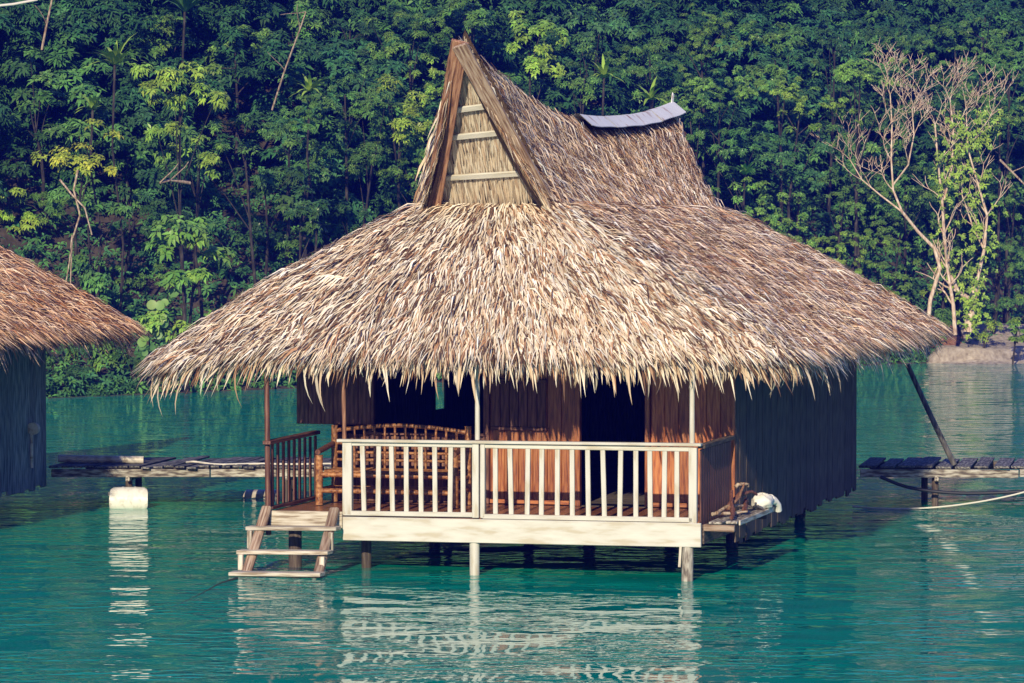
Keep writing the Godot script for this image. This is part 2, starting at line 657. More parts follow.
func make_roof(root: Node3D) -> MeshInstance3D:
	var st := SurfaceTool.new()
	st.begin(Mesh.PRIMITIVE_TRIANGLES)
	st.set_smooth_group(0)
	for k in 8:
		slab([0, k], 20 if k % 2 == 0 else 8, 8, st)
	st.set_smooth_group(0)
	slab([1, 1], 24, 6, st)
	slab([1, -1], 24, 6, st)
	st.generate_normals()
	var roof := part(root, "roof", st.commit(), M["thatch_base"])
	var lay := [[[0, 0], 19000], [[0, 1], 3600], [[0, 2], 25000], [[0, 3], 2600], [[0, 4], 3500], [[0, 5], 800], [[0, 6], 6500], [[0, 7], 2600], [[1, 1], 14500], [[1, -1], 5000]]
	for e in lay:
		var vmax := 1.0
		var warm := 1.0 if e[0][0] == 1 or e[0][1] == 2 or e[0][1] == 3 else 0.0
		var t := part(roof, "thatch", thatch_patch(e[0], e[1], vmax, warm), M["thatch"])
		t.set_meta("kind", "stuff")
	# hanging fringe: the mass of it
	var bag := Bag.new()
	for k in 8:
		var cnt: int = [1080, 150, 1320, 130, 500, 80, 750, 170][k]
		for i in cnt:
			var q := rng.randf()
			var p := lower(k, q, 1.0 - rng.randf_range(0.0, 0.05)) + Vector3(0, rng.randf_range(-0.15, 0.03), 0)
			var dv := (lower(k, q, 1.0) - lower(k, q, 0.95)).normalized()
			var dq := (lower(k, q + 0.01, 1.0) - lower(k, q - 0.01, 1.0)).normalized()
			var d := (dv + Vector3.DOWN * rng.randf_range(0.3, 1.5) + dq * rng.randfn(0, 0.17)).normalized()
			var n := dq.cross(d).normalized()
			if n.dot(dv) < 0:
				n = -n
			var l := rng.randf_range(0.12, 0.30) if rng.randf() < 0.85 else rng.randf_range(0.3, 0.48)
			strip(bag, p, d, n, l, rng.randf_range(0.016, 0.034), rng.randf_range(0, 0.03), rng.randf_range(0.0, 0.06), straw())
	var fr := part(roof, "thatch", bag.mesh(), M["thatch"])
	fr.set_meta("kind", "stuff")
	# ragged edges of the upper roof, front and back
	var bag2 := Bag.new()
	for side in [-1, 1]:
		for i in 420:
			var s := rng.randf_range(0.0, 0.02) if i % 3 else rng.randf_range(0.98, 1.0)
			var v := rng.randf()
			var p := upper(side, s, v)
			var dv := (upper(side, s, v + 0.01) - upper(side, s, v)).normalized()
			var out := Vector3(side * rng.randf_range(0.0, 0.5), -0.3, (0.35 if i % 3 else -0.35))
			var d := (dv * 1.3 + out * rng.randf_range(0.2, 0.9)).normalized()
			strip(bag2, p, d, Vector3(side * 0.8, 0.5, 0.3).normalized(), rng.randf_range(0.2, 0.45), rng.randf_range(0.018, 0.034), 0.02, 0.03, straw())
	for i in 520:
		var v := rng.randf()
		var p := lp(-3.06, 6.12, 0.72).lerp(lp(-3.84, 4.50, 2.0), v) + Vector3(-rng.randf_range(0.06, 0.22) * (0.3 + 0.7 * v), rng.randf_range(-0.05, 0.05), rng.randf_range(-0.40, -0.08))
		var d := Vector3(-rng.randf_range(0.2, 0.55), -1.0, rng.randf_range(-0.5, 0.1)).normalized()
		strip(bag2, p, d, Vector3(-0.4, 0.3, 0.85).normalized(), rng.randf_range(0.18, 0.42), rng.randf_range(0.018, 0.034), 0.02, 0.03, straw())
	var fr2 := part(roof, "thatch", bag2.mesh(), M["thatch"])
	fr2.set_meta("kind", "stuff")
	return roof

func hang_leaves(roof: Node3D):
	# the longest leaves of the fringe, one by one
	var kinds := []
	for e in [[.38, .036, 1.1, .4], [.33, .032, 1.3, -.5], [.45, .038, 0.95, .2], [.30, .034, 1.2, .9], [.42, .028, 1.35, -.3], [.64, .034, 1.15, .6]]:
		kinds.append(leaf_mesh(e[0], e[1], e[2], e[3]))
	for i in 300:
		var k := 0
		var q := 0.0
		if i < 165:
			k = 0
			q = (i + rng.randf()) / 165.0
		elif i < 205:
			k = 1
			q = (i - 165 + rng.randf()) / 40.0
		elif i < 270:
			k = 2
			q = pow((i - 205 + rng.randf()) / 65.0, 1.25)
		else:
			k = 7
			q = (i - 270 + rng.randf()) / 30.0
		var p := lower(k, q, 0.985) + Vector3(0, rng.randf_range(-0.10, 0.02), 0)
		var dv := lower(k, q, 1.0) - lower(k, q, 0.9)
		var yaw := atan2(dv.x, dv.z) + rng.randfn(0.0, 0.28)
		var pitch := rng.randf_range(-0.15, 0.65)
		var b := Basis(Vector3.UP, yaw) * Basis(Vector3.RIGHT, pitch)
		b = b.scaled(Vector3.ONE * rng.randf_range(0.6, 1.15))
		part(roof, "thatch_leaf", kinds[rng.randi() % 6], M["thatch_leaves"][[0, 0, 1, 1, 2, 2, 3, 4][rng.randi() % 8]], Transform3D(b, p))

func make_gable(roof: Node3D):
	var A := lp(-3.04, 6.27, 0.66)
	var bl := lp(-3.80, 4.34, 2.0)
	var br := lp(-2.33, 4.40, 2.0)
	var nrm := (br - bl).cross(A - bl).normalized()
	if nrm.z < 0:
		nrm = -nrm
	# thatch panel set back behind the boards
	var st := SurfaceTool.new()
	st.begin(Mesh.PRIMITIVE_TRIANGLES)
	for q in [A - nrm * 0.10, br - nrm * 0.10, bl - nrm * 0.10]:
		st.set_normal(nrm)
		st.add_vertex(q)
	for q in [A - nrm * 0.16, bl - nrm * 0.16, br - nrm * 0.16]:
		st.set_normal(-nrm)
		st.add_vertex(q)
	part(roof, "gable_panel", st.commit(), M["thatch_base"])
	var bag := Bag.new()
	for i in 1700:
		var v := sqrt(rng.randf())
		var u := rng.randf()
		var p := A.lerp(bl.lerp(br, u), v) - nrm * rng.randf_range(0.05, 0.095)
		var d := ((bl + br) * 0.5 - A).normalized() + Vector3(rng.randfn(0, 0.07), 0, 0)
		var c := straw()
		c = c.lerp(Color(.55, .47, .37), 0.5)
		strip(bag, p, d.normalized(), nrm, rng.randf_range(0.2, 0.4), rng.randf_range(0.012, 0.026), 0.012, 0.0, c)
	var g := part(roof, "thatch", bag.mesh(), M["thatch"])
	g.set_meta("kind", "stuff")
	var lb := beam(roof, "barge_board", bl - Vector3(0, 0.03, 0) + nrm * 0.10, A + nrm * 0.10, 0.205, 0.045, M["orange_wood"][0], nrm)
	lb.set_meta("label", "orange brown barge board")
	beam(roof, "barge_board", br - Vector3(0, 0.03, 0) + nrm * 0.11, A + nrm * 0.148 - Vector3(0, 0.02, 0), 0.19, 0.045, M["barge_wood"][0], nrm)
	for e in [[0.43, 0.05, 0.9], [0.60, 0.03, 1.0], [0.86, 0.10, 0.98]]:
		var t: float = e[0]
		var a := A.lerp(bl, t).lerp(A.lerp(br, t), 0.5 - 0.42)
		var b := A.lerp(bl, t).lerp(A.lerp(br, t), 0.5 + 0.40)
		var x := nrm * -0.005
		beam(roof, "gable_bar", a + x + Vector3(0, rng.randf_range(-.02, .02), 0), b + x + Vector3(0, rng.randf_range(0.0, .03), 0), 0.075, 0.03, pick("white_paint"), nrm)
	# sheet-metal ridge cap over the rear half: bent sheets that overlap
	for i in 4:
		var s0 := 0.50 + i * 0.122
		var s1 := s0 + 0.134
		var rt := SurfaceTool.new()
		rt.begin(Mesh.PRIMITIVE_TRIANGLES)
		rt.set_smooth_group(-1)
		var rows := []
		for j in 7:
			var s := lerpf(s0, s1, j / 6.0)
			var p := ridge(s) + Vector3(0, 0.05 + 0.006 * (i % 2), 0)
			rows.append([p + Vector3(-0.21, -0.12, 0), p + Vector3(-0.03, 0.0, 0), p + Vector3(0.03, 0.0, 0), p + Vector3(0.20 + 0.01 * (i % 2), -0.15 - 0.006 * sin(j * 1.1 + i), 0)])
		for j in 6:
			for k in 3:
				for f in [0.0, -0.008]:
					var o := Vector3(0, f, 0)
					var T := [rows[j][k], rows[j][k + 1], rows[j + 1][k + 1], rows[j][k], rows[j + 1][k + 1], rows[j + 1][k]]
					if f == 0.0:
						T.reverse()
					for q in T:
						rt.add_vertex(q + o)
		rt.generate_normals()
		part(roof, "ridge_sheet", rt.commit(), M["tin"])
	# the upturned last corner of the sheet
	var e1 := ridge(1.0) + Vector3(0, 0.05, 0)
	beam(roof, "ridge_sheet", e1 + Vector3(0, -0.05, 0.05), e1 + Vector3(0, 0.14, -0.04), 0.07, 0.012, M["tin"], Vector3(1, 0, 0.2))

func board_wall(root: Node3D, p0: Vector3, p1: Vector3, y0: float, y1: float, key: String, width: float, facing: Vector3, ragged := 0.0):
	var l := p0.distance_to(p1)
	var n: int = max(1, int(round(l / width)))
	var w := l / n
	var dir := (p1 - p0) / l
	for i in n:
		var c: Vector3 = p0 + dir * w * (i + 0.5) + facing * (0.005 * [0.0, 1.0, 0.35, 1.5, 0.6][i % 5])
		var yb := y0 - snappedf(rng.randf() * ragged, 0.03)
		beam(root, "wall_board", Vector3(c.x, yb, c.z), Vector3(c.x, y1, c.z), snappedf(w - 0.001, 0.002), 0.028, pick(key), facing, 0.0082)

# walls that both cabins share: both long sides and the back
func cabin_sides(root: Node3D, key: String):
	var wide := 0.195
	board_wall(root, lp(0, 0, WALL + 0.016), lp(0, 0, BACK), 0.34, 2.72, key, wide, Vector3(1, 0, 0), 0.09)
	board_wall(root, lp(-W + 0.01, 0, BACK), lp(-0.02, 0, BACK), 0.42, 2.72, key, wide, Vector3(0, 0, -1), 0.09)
	# floor frame and piles
	beam(root, "floor_beam", lp(-0.10, 0.52, 0.1), lp(-0.10, 0.52, BACK - 0.05), 0.10, 0.16, M["dark_wood"][0], Vector3(1, 0, 0))
	beam(root, "floor_beam", lp(-2.65, 0.52, 0.1), lp(-2.65, 0.52, BACK - 0.05), 0.10, 0.16, M["dark_wood"][1], Vector3(1, 0, 0))
	beam(root, "floor_beam", lp(-W + 0.12, 0.52, 0.1), lp(-W + 0.12, 0.52, BACK - 0.05), 0.10, 0.16, M["dark_wood"][2], Vector3(1, 0, 0))
	for b in [5.2, 9.9]:
		for a in [-0.75, -2.65, -W + 0.5]:
			pole(root, "pile", lp(a, -0.6, b), lp(a, 0.45, b), 0.085, 0.075, M["dark_wood"][1])

func make_house():
	var rot := Basis(Vector3.UP, deg_to_rad(-15.7))
	house = thing("thatched_cabin", "large thatched cabin with white railed porch, standing on posts over the water", "cabin", "thatched cabins on the boardwalk", Transform3D(rot, Vector3(2.16, 0, -38.1)))
	var h := house
	var roof := make_roof(h)
	make_gable(roof)
	hang_leaves(roof)
	# poles that carry the eaves
	for e in [[lp(-W - 0.9, 2.46, 0.07), lp(0.6, 2.46, 0.07)], [lp(0.35, 2.45, -0.2), lp(0.35, 2.45, 10.8)], [lp(-W - 0.6, 2.45, -0.2), lp(-W - 0.6, 2.45, 10.8)]]:
		pole(h, "eave_pole", e[0], e[1], 0.045, 0.045, M["bark"][0], 0.01)
	for i in 8:
		var a := -6.3 + i * 1.0
		pole(h, "rafter", lp(a, 2.37, -0.12), lp(lerpf(a, -3.05, 0.75), 3.66, 1.35), 0.03, 0.03, M["bark"][1])
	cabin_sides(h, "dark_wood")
	# left wall with the small window that shows the water behind
	var wa := -W + 0.24
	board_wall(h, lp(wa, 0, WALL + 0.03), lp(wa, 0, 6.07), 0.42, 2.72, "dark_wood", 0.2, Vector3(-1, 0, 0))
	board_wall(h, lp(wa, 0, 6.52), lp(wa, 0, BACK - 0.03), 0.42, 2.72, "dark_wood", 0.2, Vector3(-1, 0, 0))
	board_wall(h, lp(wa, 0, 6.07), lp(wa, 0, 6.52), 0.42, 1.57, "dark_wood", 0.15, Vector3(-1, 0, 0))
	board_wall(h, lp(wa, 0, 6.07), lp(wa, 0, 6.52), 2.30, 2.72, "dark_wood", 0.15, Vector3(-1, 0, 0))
	# floor of the room and of the porch
	for i in 12:
		var b := 0.08 + i * 0.145
		beam(h, "floor_board", lp(-W + 0.02, DECK - 0.02, b), lp(-0.03, DECK - 0.02, b), 0.138, 0.035, pick("deck_wood"), Vector3.UP, 0.003)
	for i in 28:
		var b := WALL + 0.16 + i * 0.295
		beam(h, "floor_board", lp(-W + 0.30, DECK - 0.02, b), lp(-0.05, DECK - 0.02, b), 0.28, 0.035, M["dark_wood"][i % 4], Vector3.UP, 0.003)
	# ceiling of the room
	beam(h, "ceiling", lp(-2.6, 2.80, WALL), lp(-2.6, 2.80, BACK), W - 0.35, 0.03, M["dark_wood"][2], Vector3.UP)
	# front wall
	var f := Vector3(0, 0, 1)
	board_wall(h, lp(-W + 0.24, 0, WALL), lp(-3.09, 0, WALL), DECK, 1.50, "brown_wood", 0.165, f)
	board_wall(h, lp(-5.49, 0, WALL - 0.045), lp(-4.53, 0, WALL - 0.045), 1.615, 2.70, "brown_wood", 0.16, f)
	beam(h, "window_sill", lp(-4.60, 1.515, WALL - 0.02), lp(-3.05, 1.515, WALL - 0.02), 0.10, 0.035, M["brown_wood"][1], Vector3.UP)
	beam(h, "wall_post", lp(-4.53, DECK, WALL - 0.01), lp(-4.53, 2.7, WALL - 0.01), 0.07, 0.07, M["brown_wood"][2])
	beam(h, "wall_post", lp(-3.06, DECK, WALL - 0.02), lp(-3.06, 2.7, WALL - 0.02), 0.075, 0.08, M["brown_wood"][0])
	board_wall(h, lp(-3.02, 0, WALL), lp(-1.945, 0, WALL), DECK, 2.70, "red_wood", 0.18, f)
	beam(h, "door_frame", lp(-1.915, DECK, WALL - 0.02), lp(-1.915, 2.62, WALL - 0.02), 0.06, 0.09, M["red_wood"][2])
	beam(h, "door_frame", lp(-1.055, DECK, WALL - 0.02), lp(-1.055, 2.62, WALL - 0.02), 0.06, 0.09, M["red_wood"][2])
	beam(h, "door_frame", lp(-1.945, 2.65, WALL - 0.02), lp(-1.025, 2.65, WALL - 0.02), 0.06, 0.09, M["red_wood"][3])
	board_wall(h, lp(-1.02, 0, WALL), lp(0.0, 0, WALL), DECK, 2.70, "red_wood", 0.17, f)
	beam(h, "skirting", lp(-3.02, 0.715, WALL - 0.027), lp(-1.95, 0.715, WALL - 0.027), 0.055, 0.02, M["red_wood"][1])
	beam(h, "skirting", lp(-1.02, 0.715, WALL - 0.027), lp(-0.01, 0.715, WALL - 0.027), 0.055, 0.02, M["red_wood"][2])
	beam(h, "corner_post", lp(-0.012, 0.45, WALL - 0.035), lp(-0.012, 2.7, WALL - 0.035), 0.05, 0.03, M["red_wood"][2])
	# the sliding shutter in front of the window beside the door
	var sh := beam(h, "shutter", lp(-3.0, 1.60, WALL - 0.055), lp(-2.30, 1.60, WALL - 0.055), 0.045, 0.06, M["brown_wood"][1])
	sh.set_meta("label", "dark brown board shutter")
	for i in 6:
		var a := -2.94 + i * 0.115
		beam(sh, "shutter_board", sh.transform.affine_inverse() * lp(a, 1.62, WALL - 0.05), sh.transform.affine_inverse() * lp(a, 2.16, WALL - 0.05), 0.11, 0.022, M["brown_wood"][i % 4], sh.transform.basis.inverse() * f)
	beam(sh, "shutter_rail", sh.transform.affine_inverse() * lp(-3.0, 2.18, WALL - 0.055), sh.transform.affine_inverse() * lp(-2.30, 2.18, WALL - 0.055), 0.045, 0.06, M["brown_wood"][2], sh.transform.basis.inverse() * f)
	# porch front: fascia, railing
	beam(h, "fascia_board", lp(-4.29, 0.505, -0.03), lp(0.0, 0.530, -0.03), 0.275, 0.045, M["white_paint"][0], f)
	var rf := -0.005
	railing(h, -4.29, -2.70, rf, [-4.04, -3.87, -3.69, -3.52, -3.34, -3.17, -2.99, -2.83])
	railing(h, -2.59, -0.10, rf, [-2.44, -2.25, -2.06, -1.89, -1.70, -1.52, -1.33, -1.14, -0.96, -0.77, -0.60, -0.44, -0.29])
	beam(h, "top_rail", lp(-4.36, 1.535, rf - 0.01), lp(0.0, 1.560, rf - 0.01), 0.105, 0.034, M["white_paint"][1], Vector3.UP)
	for e in [[-4.24, .115], [-2.675, .08], [-2.59, .055], [-0.10, .095]]:
		beam(h, "rail_post", lp(e[0], 0.665, rf), lp(e[0], 1.525 + 0.006 * e[0] * -0.0, rf), e[1], 0.07, pick("white_paint"), f)
	# slender roof posts
	pole(h, "roof_post", lp(-2.665, 1.57, 0.02), lp(-2.665, 2.5, 0.02), 0.030, 0.026, M["white_paint"][0])
	pole(h, "roof_post", lp(-0.12, 1.57, 0.02), lp(-0.12, 2.5, 0.02), 0.030, 0.028, M["white_paint"][2])
	pole(h, "roof_post", lp(-4.30, 0.66, 0.05), lp(-4.32, 2.5, 0.05), 0.028, 0.024, M["orange_wood"][1], 0.01)
	pole(h, "roof_post", lp(-W + 0.03, 0.40, 0.03), lp(-W + 0.01, 2.55, 0.03), 0.036, 0.03, M["brown_wood"][1])
	# left side railing in dark slats
	for i in 9:
		var b := 0.14 + i * 0.195
		beam(h, "baluster", lp(-W + 0.04, 0.74, b), lp(-W + 0.04, 1.475, b), 0.085, 0.022, pick("brown_wood"), Vector3(-1, 0, 0.1))
	beam(h, "side_rail", lp(-W + 0.04, 1.495, -0.06), lp(-W + 0.04, 1.515, WALL - 0.05), 0.10, 0.045, M["brown_wood"][1], Vector3.UP)
	beam(h, "side_rail", lp(-W + 0.04, 0.715, 0.07), lp(-W + 0.04, 0.715, WALL - 0.05), 0.06, 0.04, M["brown_wood"][2], Vector3.UP)
	# right side of the porch: close upright boards under a dark rail
	for i in 13:
		var b := 0.13 + i * 0.128
		beam(h, "baluster", lp(-0.035, 0.60, b), lp(-0.035, 1.50, b), 0.108, 0.02, pick("brown_wood"), Vector3(1, 0, 0))
	beam(h, "side_rail", lp(-0.02, 1.535, 0.06), lp(-0.02, 1.54, WALL - 0.06), 0.085, 0.05, M["dark_wood"][3], Vector3.UP)
	# board in the gap behind the steps, rim of the deck at the sides
	beam(h, "landing_board", lp(-5.20, 0.60, -0.02), lp(-4.30, 0.605, -0.02), 0.19, 0.04, M["pale_wood"][1], f)
	beam(h, "rim_board", lp(0.0, 0.53, 0.06), lp(0.0, 0.53, WALL), 0.22, 0.03, M["dark_wood"][3], Vector3(1, 0, 0))
	# front posts in the water
	pole(h, "pile", lp(-0.17, -0.6, 0.02), lp(-0.165, 0.44, 0.02), 0.070, 0.066, M["post_wood"][0], 0.01, 12)
	pole(h, "pile", lp(-2.71, -0.6, 0.02), lp(-2.70, 0.40, 0.02), 0.055, 0.06, M["white_paint"][2], 0.01, 12)
	beam(h, "pile_splinter", lp(-0.25, 0.16, -0.045), lp(-0.235, 0.42, -0.045), 0.03, 0.012, M["pale_wood"][3], f)
	pole(h, "pile", lp(-4.16, -0.6, 0.45), lp(-4.16, 0.55, 0.45), 0.06, 0.06, M["dark_wood"][2])
	pole(h, "pile", lp(-5.0, -0.6, 0.30), lp(-5.0, 0.58, 0.30), 0.08, 0.08, M["dark_wood"][1])
	# ledge along the right side
	beam(h, "ledge_bracket", lp(0.01, 0.61, 0.06), lp(0.37, 0.605, 0.06), 0.075, 0.06, M["barge_wood"][1], f)
	beam(h, "ledge_bracket", lp(0.01, 0.60, 1.9), lp(0.37, 0.60, 1.9), 0.075, 0.06, M["dark_wood"][1], f)
	beam(h, "ledge_board", lp(0.31, 0.665, 0.15), lp(0.31, 0.665, 2.35), 0.13, 0.03, M["post_wood"][1], Vector3.UP)
	beam(h, "ledge_board", lp(0.15, 0.668, 0.02), lp(0.15, 0.668, 2.15), 0.15, 0.03, M["post_wood"][3], Vector3.UP)
	beam(h, "ledge_rim", lp(0.385, 0.655, 0.25), lp(0.385, 0.655, 2.35), 0.06, 0.02, M["pale_wood"][0], Vector3(1, 0, 0))

func railing(h: Node3D, a0: float, a1: float, b: float, spots: Array):
	var f := Vector3(0, 0, 1)
	beam(h, "rail_bar", lp(a0, 1.50, b), lp(a1, 1.505, b), 0.05, 0.04, pick("white_paint"), f)
	beam(h, "rail_bar", lp(a0, 0.685, b - 0.01), lp(a1, 0.70, b - 0.01), 0.055, 0.05, pick("white_paint"), f)
	for a in spots:
		var lean := rng.randf_range(-0.022, 0.012)
		beam(h, "baluster", lp(a + lean, 1.485, b + 0.004), lp(a, 0.715, b + 0.004), 0.056, 0.03, pick("white_paint"), f, 0.004)

func make_left_house():
	var h := thing("thatched_cabin", "thatched cabin with grey plank side wall and rusty orange thatch", "cabin", "thatched cabins on the boardwalk", Transform3D(house.transform.basis, house.transform.origin + Vector3(-11.62, 0, -0.35)))
	var src := house.get_node("roof")
	var roof := part(h, "roof", src.mesh, M["thatch_base"])
	for c in src.get_children():
		if c.name.begins_with("thatch") and not c.name.begins_with("thatch_leaf"):
			var t := part(roof, "thatch", c.mesh, M["thatch_warm"])
			t.set_meta("kind", "stuff")
		elif c.name.begins_with("ridge") or c.name.begins_with("barge") or c.name.begins_with("gable"):
			part(roof, String(c.name).rstrip("0123456789"), c.mesh, c.material_override, c.transform)
	cabin_sides(h, "grey_wood")
	board_wall(h, lp(-W + 0.24, 0, WALL), lp(-1.9, 0, WALL), DECK, 2.7, "grey_wood", 0.2, Vector3(0, 0, 1))
	board_wall(h, lp(-1.05, 0, WALL), lp(0, 0, WALL), DECK, 2.7, "grey_wood", 0.2, Vector3(0, 0, 1))
	board_wall(h, lp(-W + 0.24, 0, WALL + 0.03), lp(-W + 0.24, 0, BACK - 0.03), 0.42, 2.72, "grey_wood", 0.2, Vector3(-1, 0, 0))
	beam(h, "deck", lp(-2.6, DECK - 0.02, 0.0), lp(-2.6, DECK - 0.02, BACK), W - 0.1, 0.05, M["walk_wood"][0], Vector3.UP)
	for a in [-0.12, -2.65, -5.2]:
		pole(h, "roof_post", lp(a, -0.5, 0.05), lp(a, 2.45, 0.05), 0.06, 0.04, M["post_wood"][2])
	# pipe with a round valve on the side wall, close to its rear corner
	var pv := pole(h, "wall_pipe", lp(0.06, 0.62, BACK - 0.62), lp(0.06, 1.20, BACK - 0.62), 0.022, 0.022, M["pipe"])
	pole(pv, "valve", Vector3(0.03, 0.56, 0.04), Vector3(0.03, 0.56, -0.04), 0.09, 0.085, M["pipe"], 0.0, 12)

func make_steps():
	var t := thing("boarding_steps", "weathered pale wooden steps leading from the porch down into the water", "steps", "", house.transform * Transform3D(Basis(), lp(-4.82, 0, -0.4)))
	var o := lp(-4.82, 0, -0.4)
	var f := Vector3(0, 0.15, 1)
	for s in [-1, 1]:
		var top := lp(-4.81 + 0.42 * s, 0.74, -0.04)
		var bot := lp(-4.80 + 0.44 * s, -0.06, -0.80)
		beam(t, "stringer", bot - o, top - o, 0.12, 0.075, M["barge_wood"][1 + s], f, 0.02)
	for e in [[0.505, -0.26, 0.0], [0.25, -0.54, -0.01], [0.025, -0.83, 0.0]]:
		beam(t, "tread", lp(-5.39 + e[2], e[0], e[1]) - o, lp(-4.27 + e[2], e[0] + 0.02, e[1]) - o, 0.19, 0.045, pick("pale_wood"), Vector3.UP)
	for s in [-1, 1]:
		beam(t, "riser_post", lp(-4.83 + s * 0.50, 0.27, -0.36) - o, lp(-4.83 + s * 0.50, 0.485, -0.36) - o, 0.06, 0.05, M["pale_wood"][2], f)
		beam(t, "riser_post", lp(-4.84 + s * 0.50, 0.045, -0.64) - o, lp(-4.84 + s * 0.50, 0.23, -0.64) - o, 0.06, 0.05, M["pale_wood"][0], f)
		beam(t, "riser_post", lp(-4.84 + s * 0.48, -0.25, -0.86) - o, lp(-4.84 + s * 0.48, 0.003, -0.86) - o, 0.06, 0.05, M["post_wood"][2], f)

func make_bench():
	var o := lp(-4.08, DECK, 1.28)
	var t := thing("bamboo_bench", "reddish bamboo bench with curved back rail on the porch", "bench", "", house.transform * Transform3D(Basis(), o))
	var fl := DECK - o.y
	var m := "bamboo"
	bamboo(t, "leg", lp(-4.94, DECK, 1.0) - o, lp(-4.94, 1.30, 1.0) - o, 0.046, M[m][0])
	bamboo(t, "leg", lp(-3.23, DECK, 1.0) - o, lp(-3.23, 1.33, 1.0) - o, 0.042, M[m][1])
	bamboo(t, "leg", lp(-4.93, DECK, 1.55) - o, lp(-4.93, 1.63, 1.55) - o, 0.040, M[m][2])
	bamboo(t, "leg", lp(-3.23, DECK, 1.55) - o, lp(-3.23, 1.64, 1.55) - o, 0.040, M[m][3])
	bamboo(t, "back_rail", lp(-4.91, 1.555, 1.55) - o, lp(-3.25, 1.555, 1.55) - o, 0.026, M[m][2], 0.07)
	for y in [1.40, 1.29, 1.20]:
		bamboo(t, "back_pole", lp(-4.91, y, 1.55) - o, lp(-3.25, y, 1.55) - o, 0.018, pick(m))
	for i in 12:
		var a := -4.80 + i * 0.13
		bamboo(t, "back_slat", lp(a, 1.08, 1.53) - o, lp(a, 1.56 + 0.06 * sin(PI * (i + 0.8) / 12.6), 1.53) - o, 0.015, pick(m))
	bamboo(t, "seat_rail", lp(-4.91, 1.055, 1.0) - o, lp(-3.25, 1.055, 1.0) - o, 0.032, M[m][0])
	bamboo(t, "seat_rail", lp(-4.91, 0.86, 1.0) - o, lp(-3.25, 0.86, 1.0) - o, 0.030, M[m][1])
	bamboo(t, "seat_rail", lp(-4.91, 1.055, 1.53) - o, lp(-3.25, 1.055, 1.53) - o, 0.028, M[m][2])
	bamboo(t, "seat_rail", lp(-4.91, 0.86, 1.53) - o, lp(-3.25, 0.86, 1.53) - o, 0.028, M[m][2])
	for i in 7:
		var b := 1.07 + i * 0.07
		bamboo(t, "seat_slat", lp(-4.90, 1.09, b) - o, lp(-3.26, 1.09, b) - o, 0.018, pick(m))
	for a in [-4.94, -3.23]:
		bamboo(t, "arm_rest", lp(a, 1.325, 0.94) - o, lp(a, 1.40, 1.56) - o, 0.034, M["brown_wood"][1])
		for y in [0.87, 1.02]:
			bamboo(t, "side_rail", lp(a, y, 1.02) - o, lp(a, y, 1.53) - o, 0.025, pick(m))

func make_ledge_things():
	# driftwood and sticks dropped on the ledge
	var base := lp(0.2, 0.685, 0.85)
	var t := thing("driftwood_heap", "small heap of bent driftwood and sticks on the side ledge", "driftwood", "", house.transform * Transform3D(Basis(), base))
	var spec := [
		[lp(-0.12, 0.07, -0.45), lp(0.02, 0.16, -0.05), lp(0.12, 0.08, 0.35), 0.035, 0],
		[lp(0.10, 0.03, -0.60), lp(0.06, 0.12, -0.35), lp(-0.02, 0.30, -0.10), 0.04, 1],
		[lp(-0.02, 0.10, -0.25), lp(0.10, 0.26, 0.02), lp(0.08, 0.36, 0.18), 0.03, 2],
		[lp(-0.1, 0.06, 0.0), lp(0.05, 0.34, 0.2), lp(0.16, 0.22, 0.45), 0.045, 1],
		[lp(-0.18, 0.04, -0.4), lp(0.0, 0.05, -0.2), lp(0.16, 0.05, -0.05), 0.035, 3],
		[lp(0.1, 0.05, 0.1), lp(0.05, 0.22, 0.4), lp(0.0, 0.10, 0.7), 0.05, 1],
		[lp(0.0, 0.33, 0.08), lp(0.06, 0.40, 0.16), lp(0.12, 0.33, 0.26), 0.035, 3]]
	for s in spec:
		var pts := []
		var rad := []
		for i in 8:
			var u := i / 7.0
			pts.append(s[0].lerp(s[1], u).lerp(s[1].lerp(s[2], u), u) + Vector3(rng.randf_range(-.012, .012), rng.randf_range(-.01, .01), 0))
			rad.append(s[3] * 0.72 * rng.randf_range(0.75, 1.1) * (1.0 - 0.35 * u))
		part(t, "stick", tube(pts, rad, 8), M[["dry_wood", "brown_wood", "orange_wood", "dry_wood"][s[4]]][s[4]])
	# a knotted white bag
	var bl := thing("plastic_bag", "crumpled white plastic bag lying at the end of the side ledge", "bag", "", house.transform * Transform3D(Basis(), lp(0.31, 0.68, 1.95)))
	var st := SurfaceTool.new()
	st.begin(Mesh.PRIMITIVE_TRIANGLES)
	st.set_smooth_group(0)
	var nz := FastNoiseLite.new()
	nz.seed = 3
	nz.frequency = 3.2
	nz.noise_type = FastNoiseLite.TYPE_CELLULAR
	var G := []
	for i in 15:
		var row := []
		for j in 22:
			var th := PI * i / 14.0
			var ph := TAU * j / 22.0
			var d := Vector3(sin(th) * cos(ph), cos(th), sin(th) * sin(ph))
			var r := 1.0 + 0.28 * nz.get_noise_3dv(d * 1.0) + 0.1 * sin(ph * 5.0 + th * 3.0)
			var p := Vector3(d.x * 0.15, d.y * 0.115, d.z * 0.22) * r
			p.y = maxf(p.y + 0.085, 0.0)
			row.append(p)
		G.append(row)
	for i in 14:
		for j in 22:
			var k := (j + 1) % 22
			for q in [G[i][j], G[i + 1][k], G[i][k], G[i][j], G[i + 1][j], G[i + 1][k]]:
				st.add_vertex(q)
	st.generate_normals()
	part(bl, "bag_body", st.commit(), M["bag"])
	part(bl, "bag_neck", tube([Vector3(0.06, 0.10, -0.12), Vector3(0.10, 0.08, -0.22), Vector3(0.13, 0.03, -0.30), Vector3(0.12, -0.04, -0.34)], [0.07, 0.045, 0.035, 0.05], 8), M["bag"])

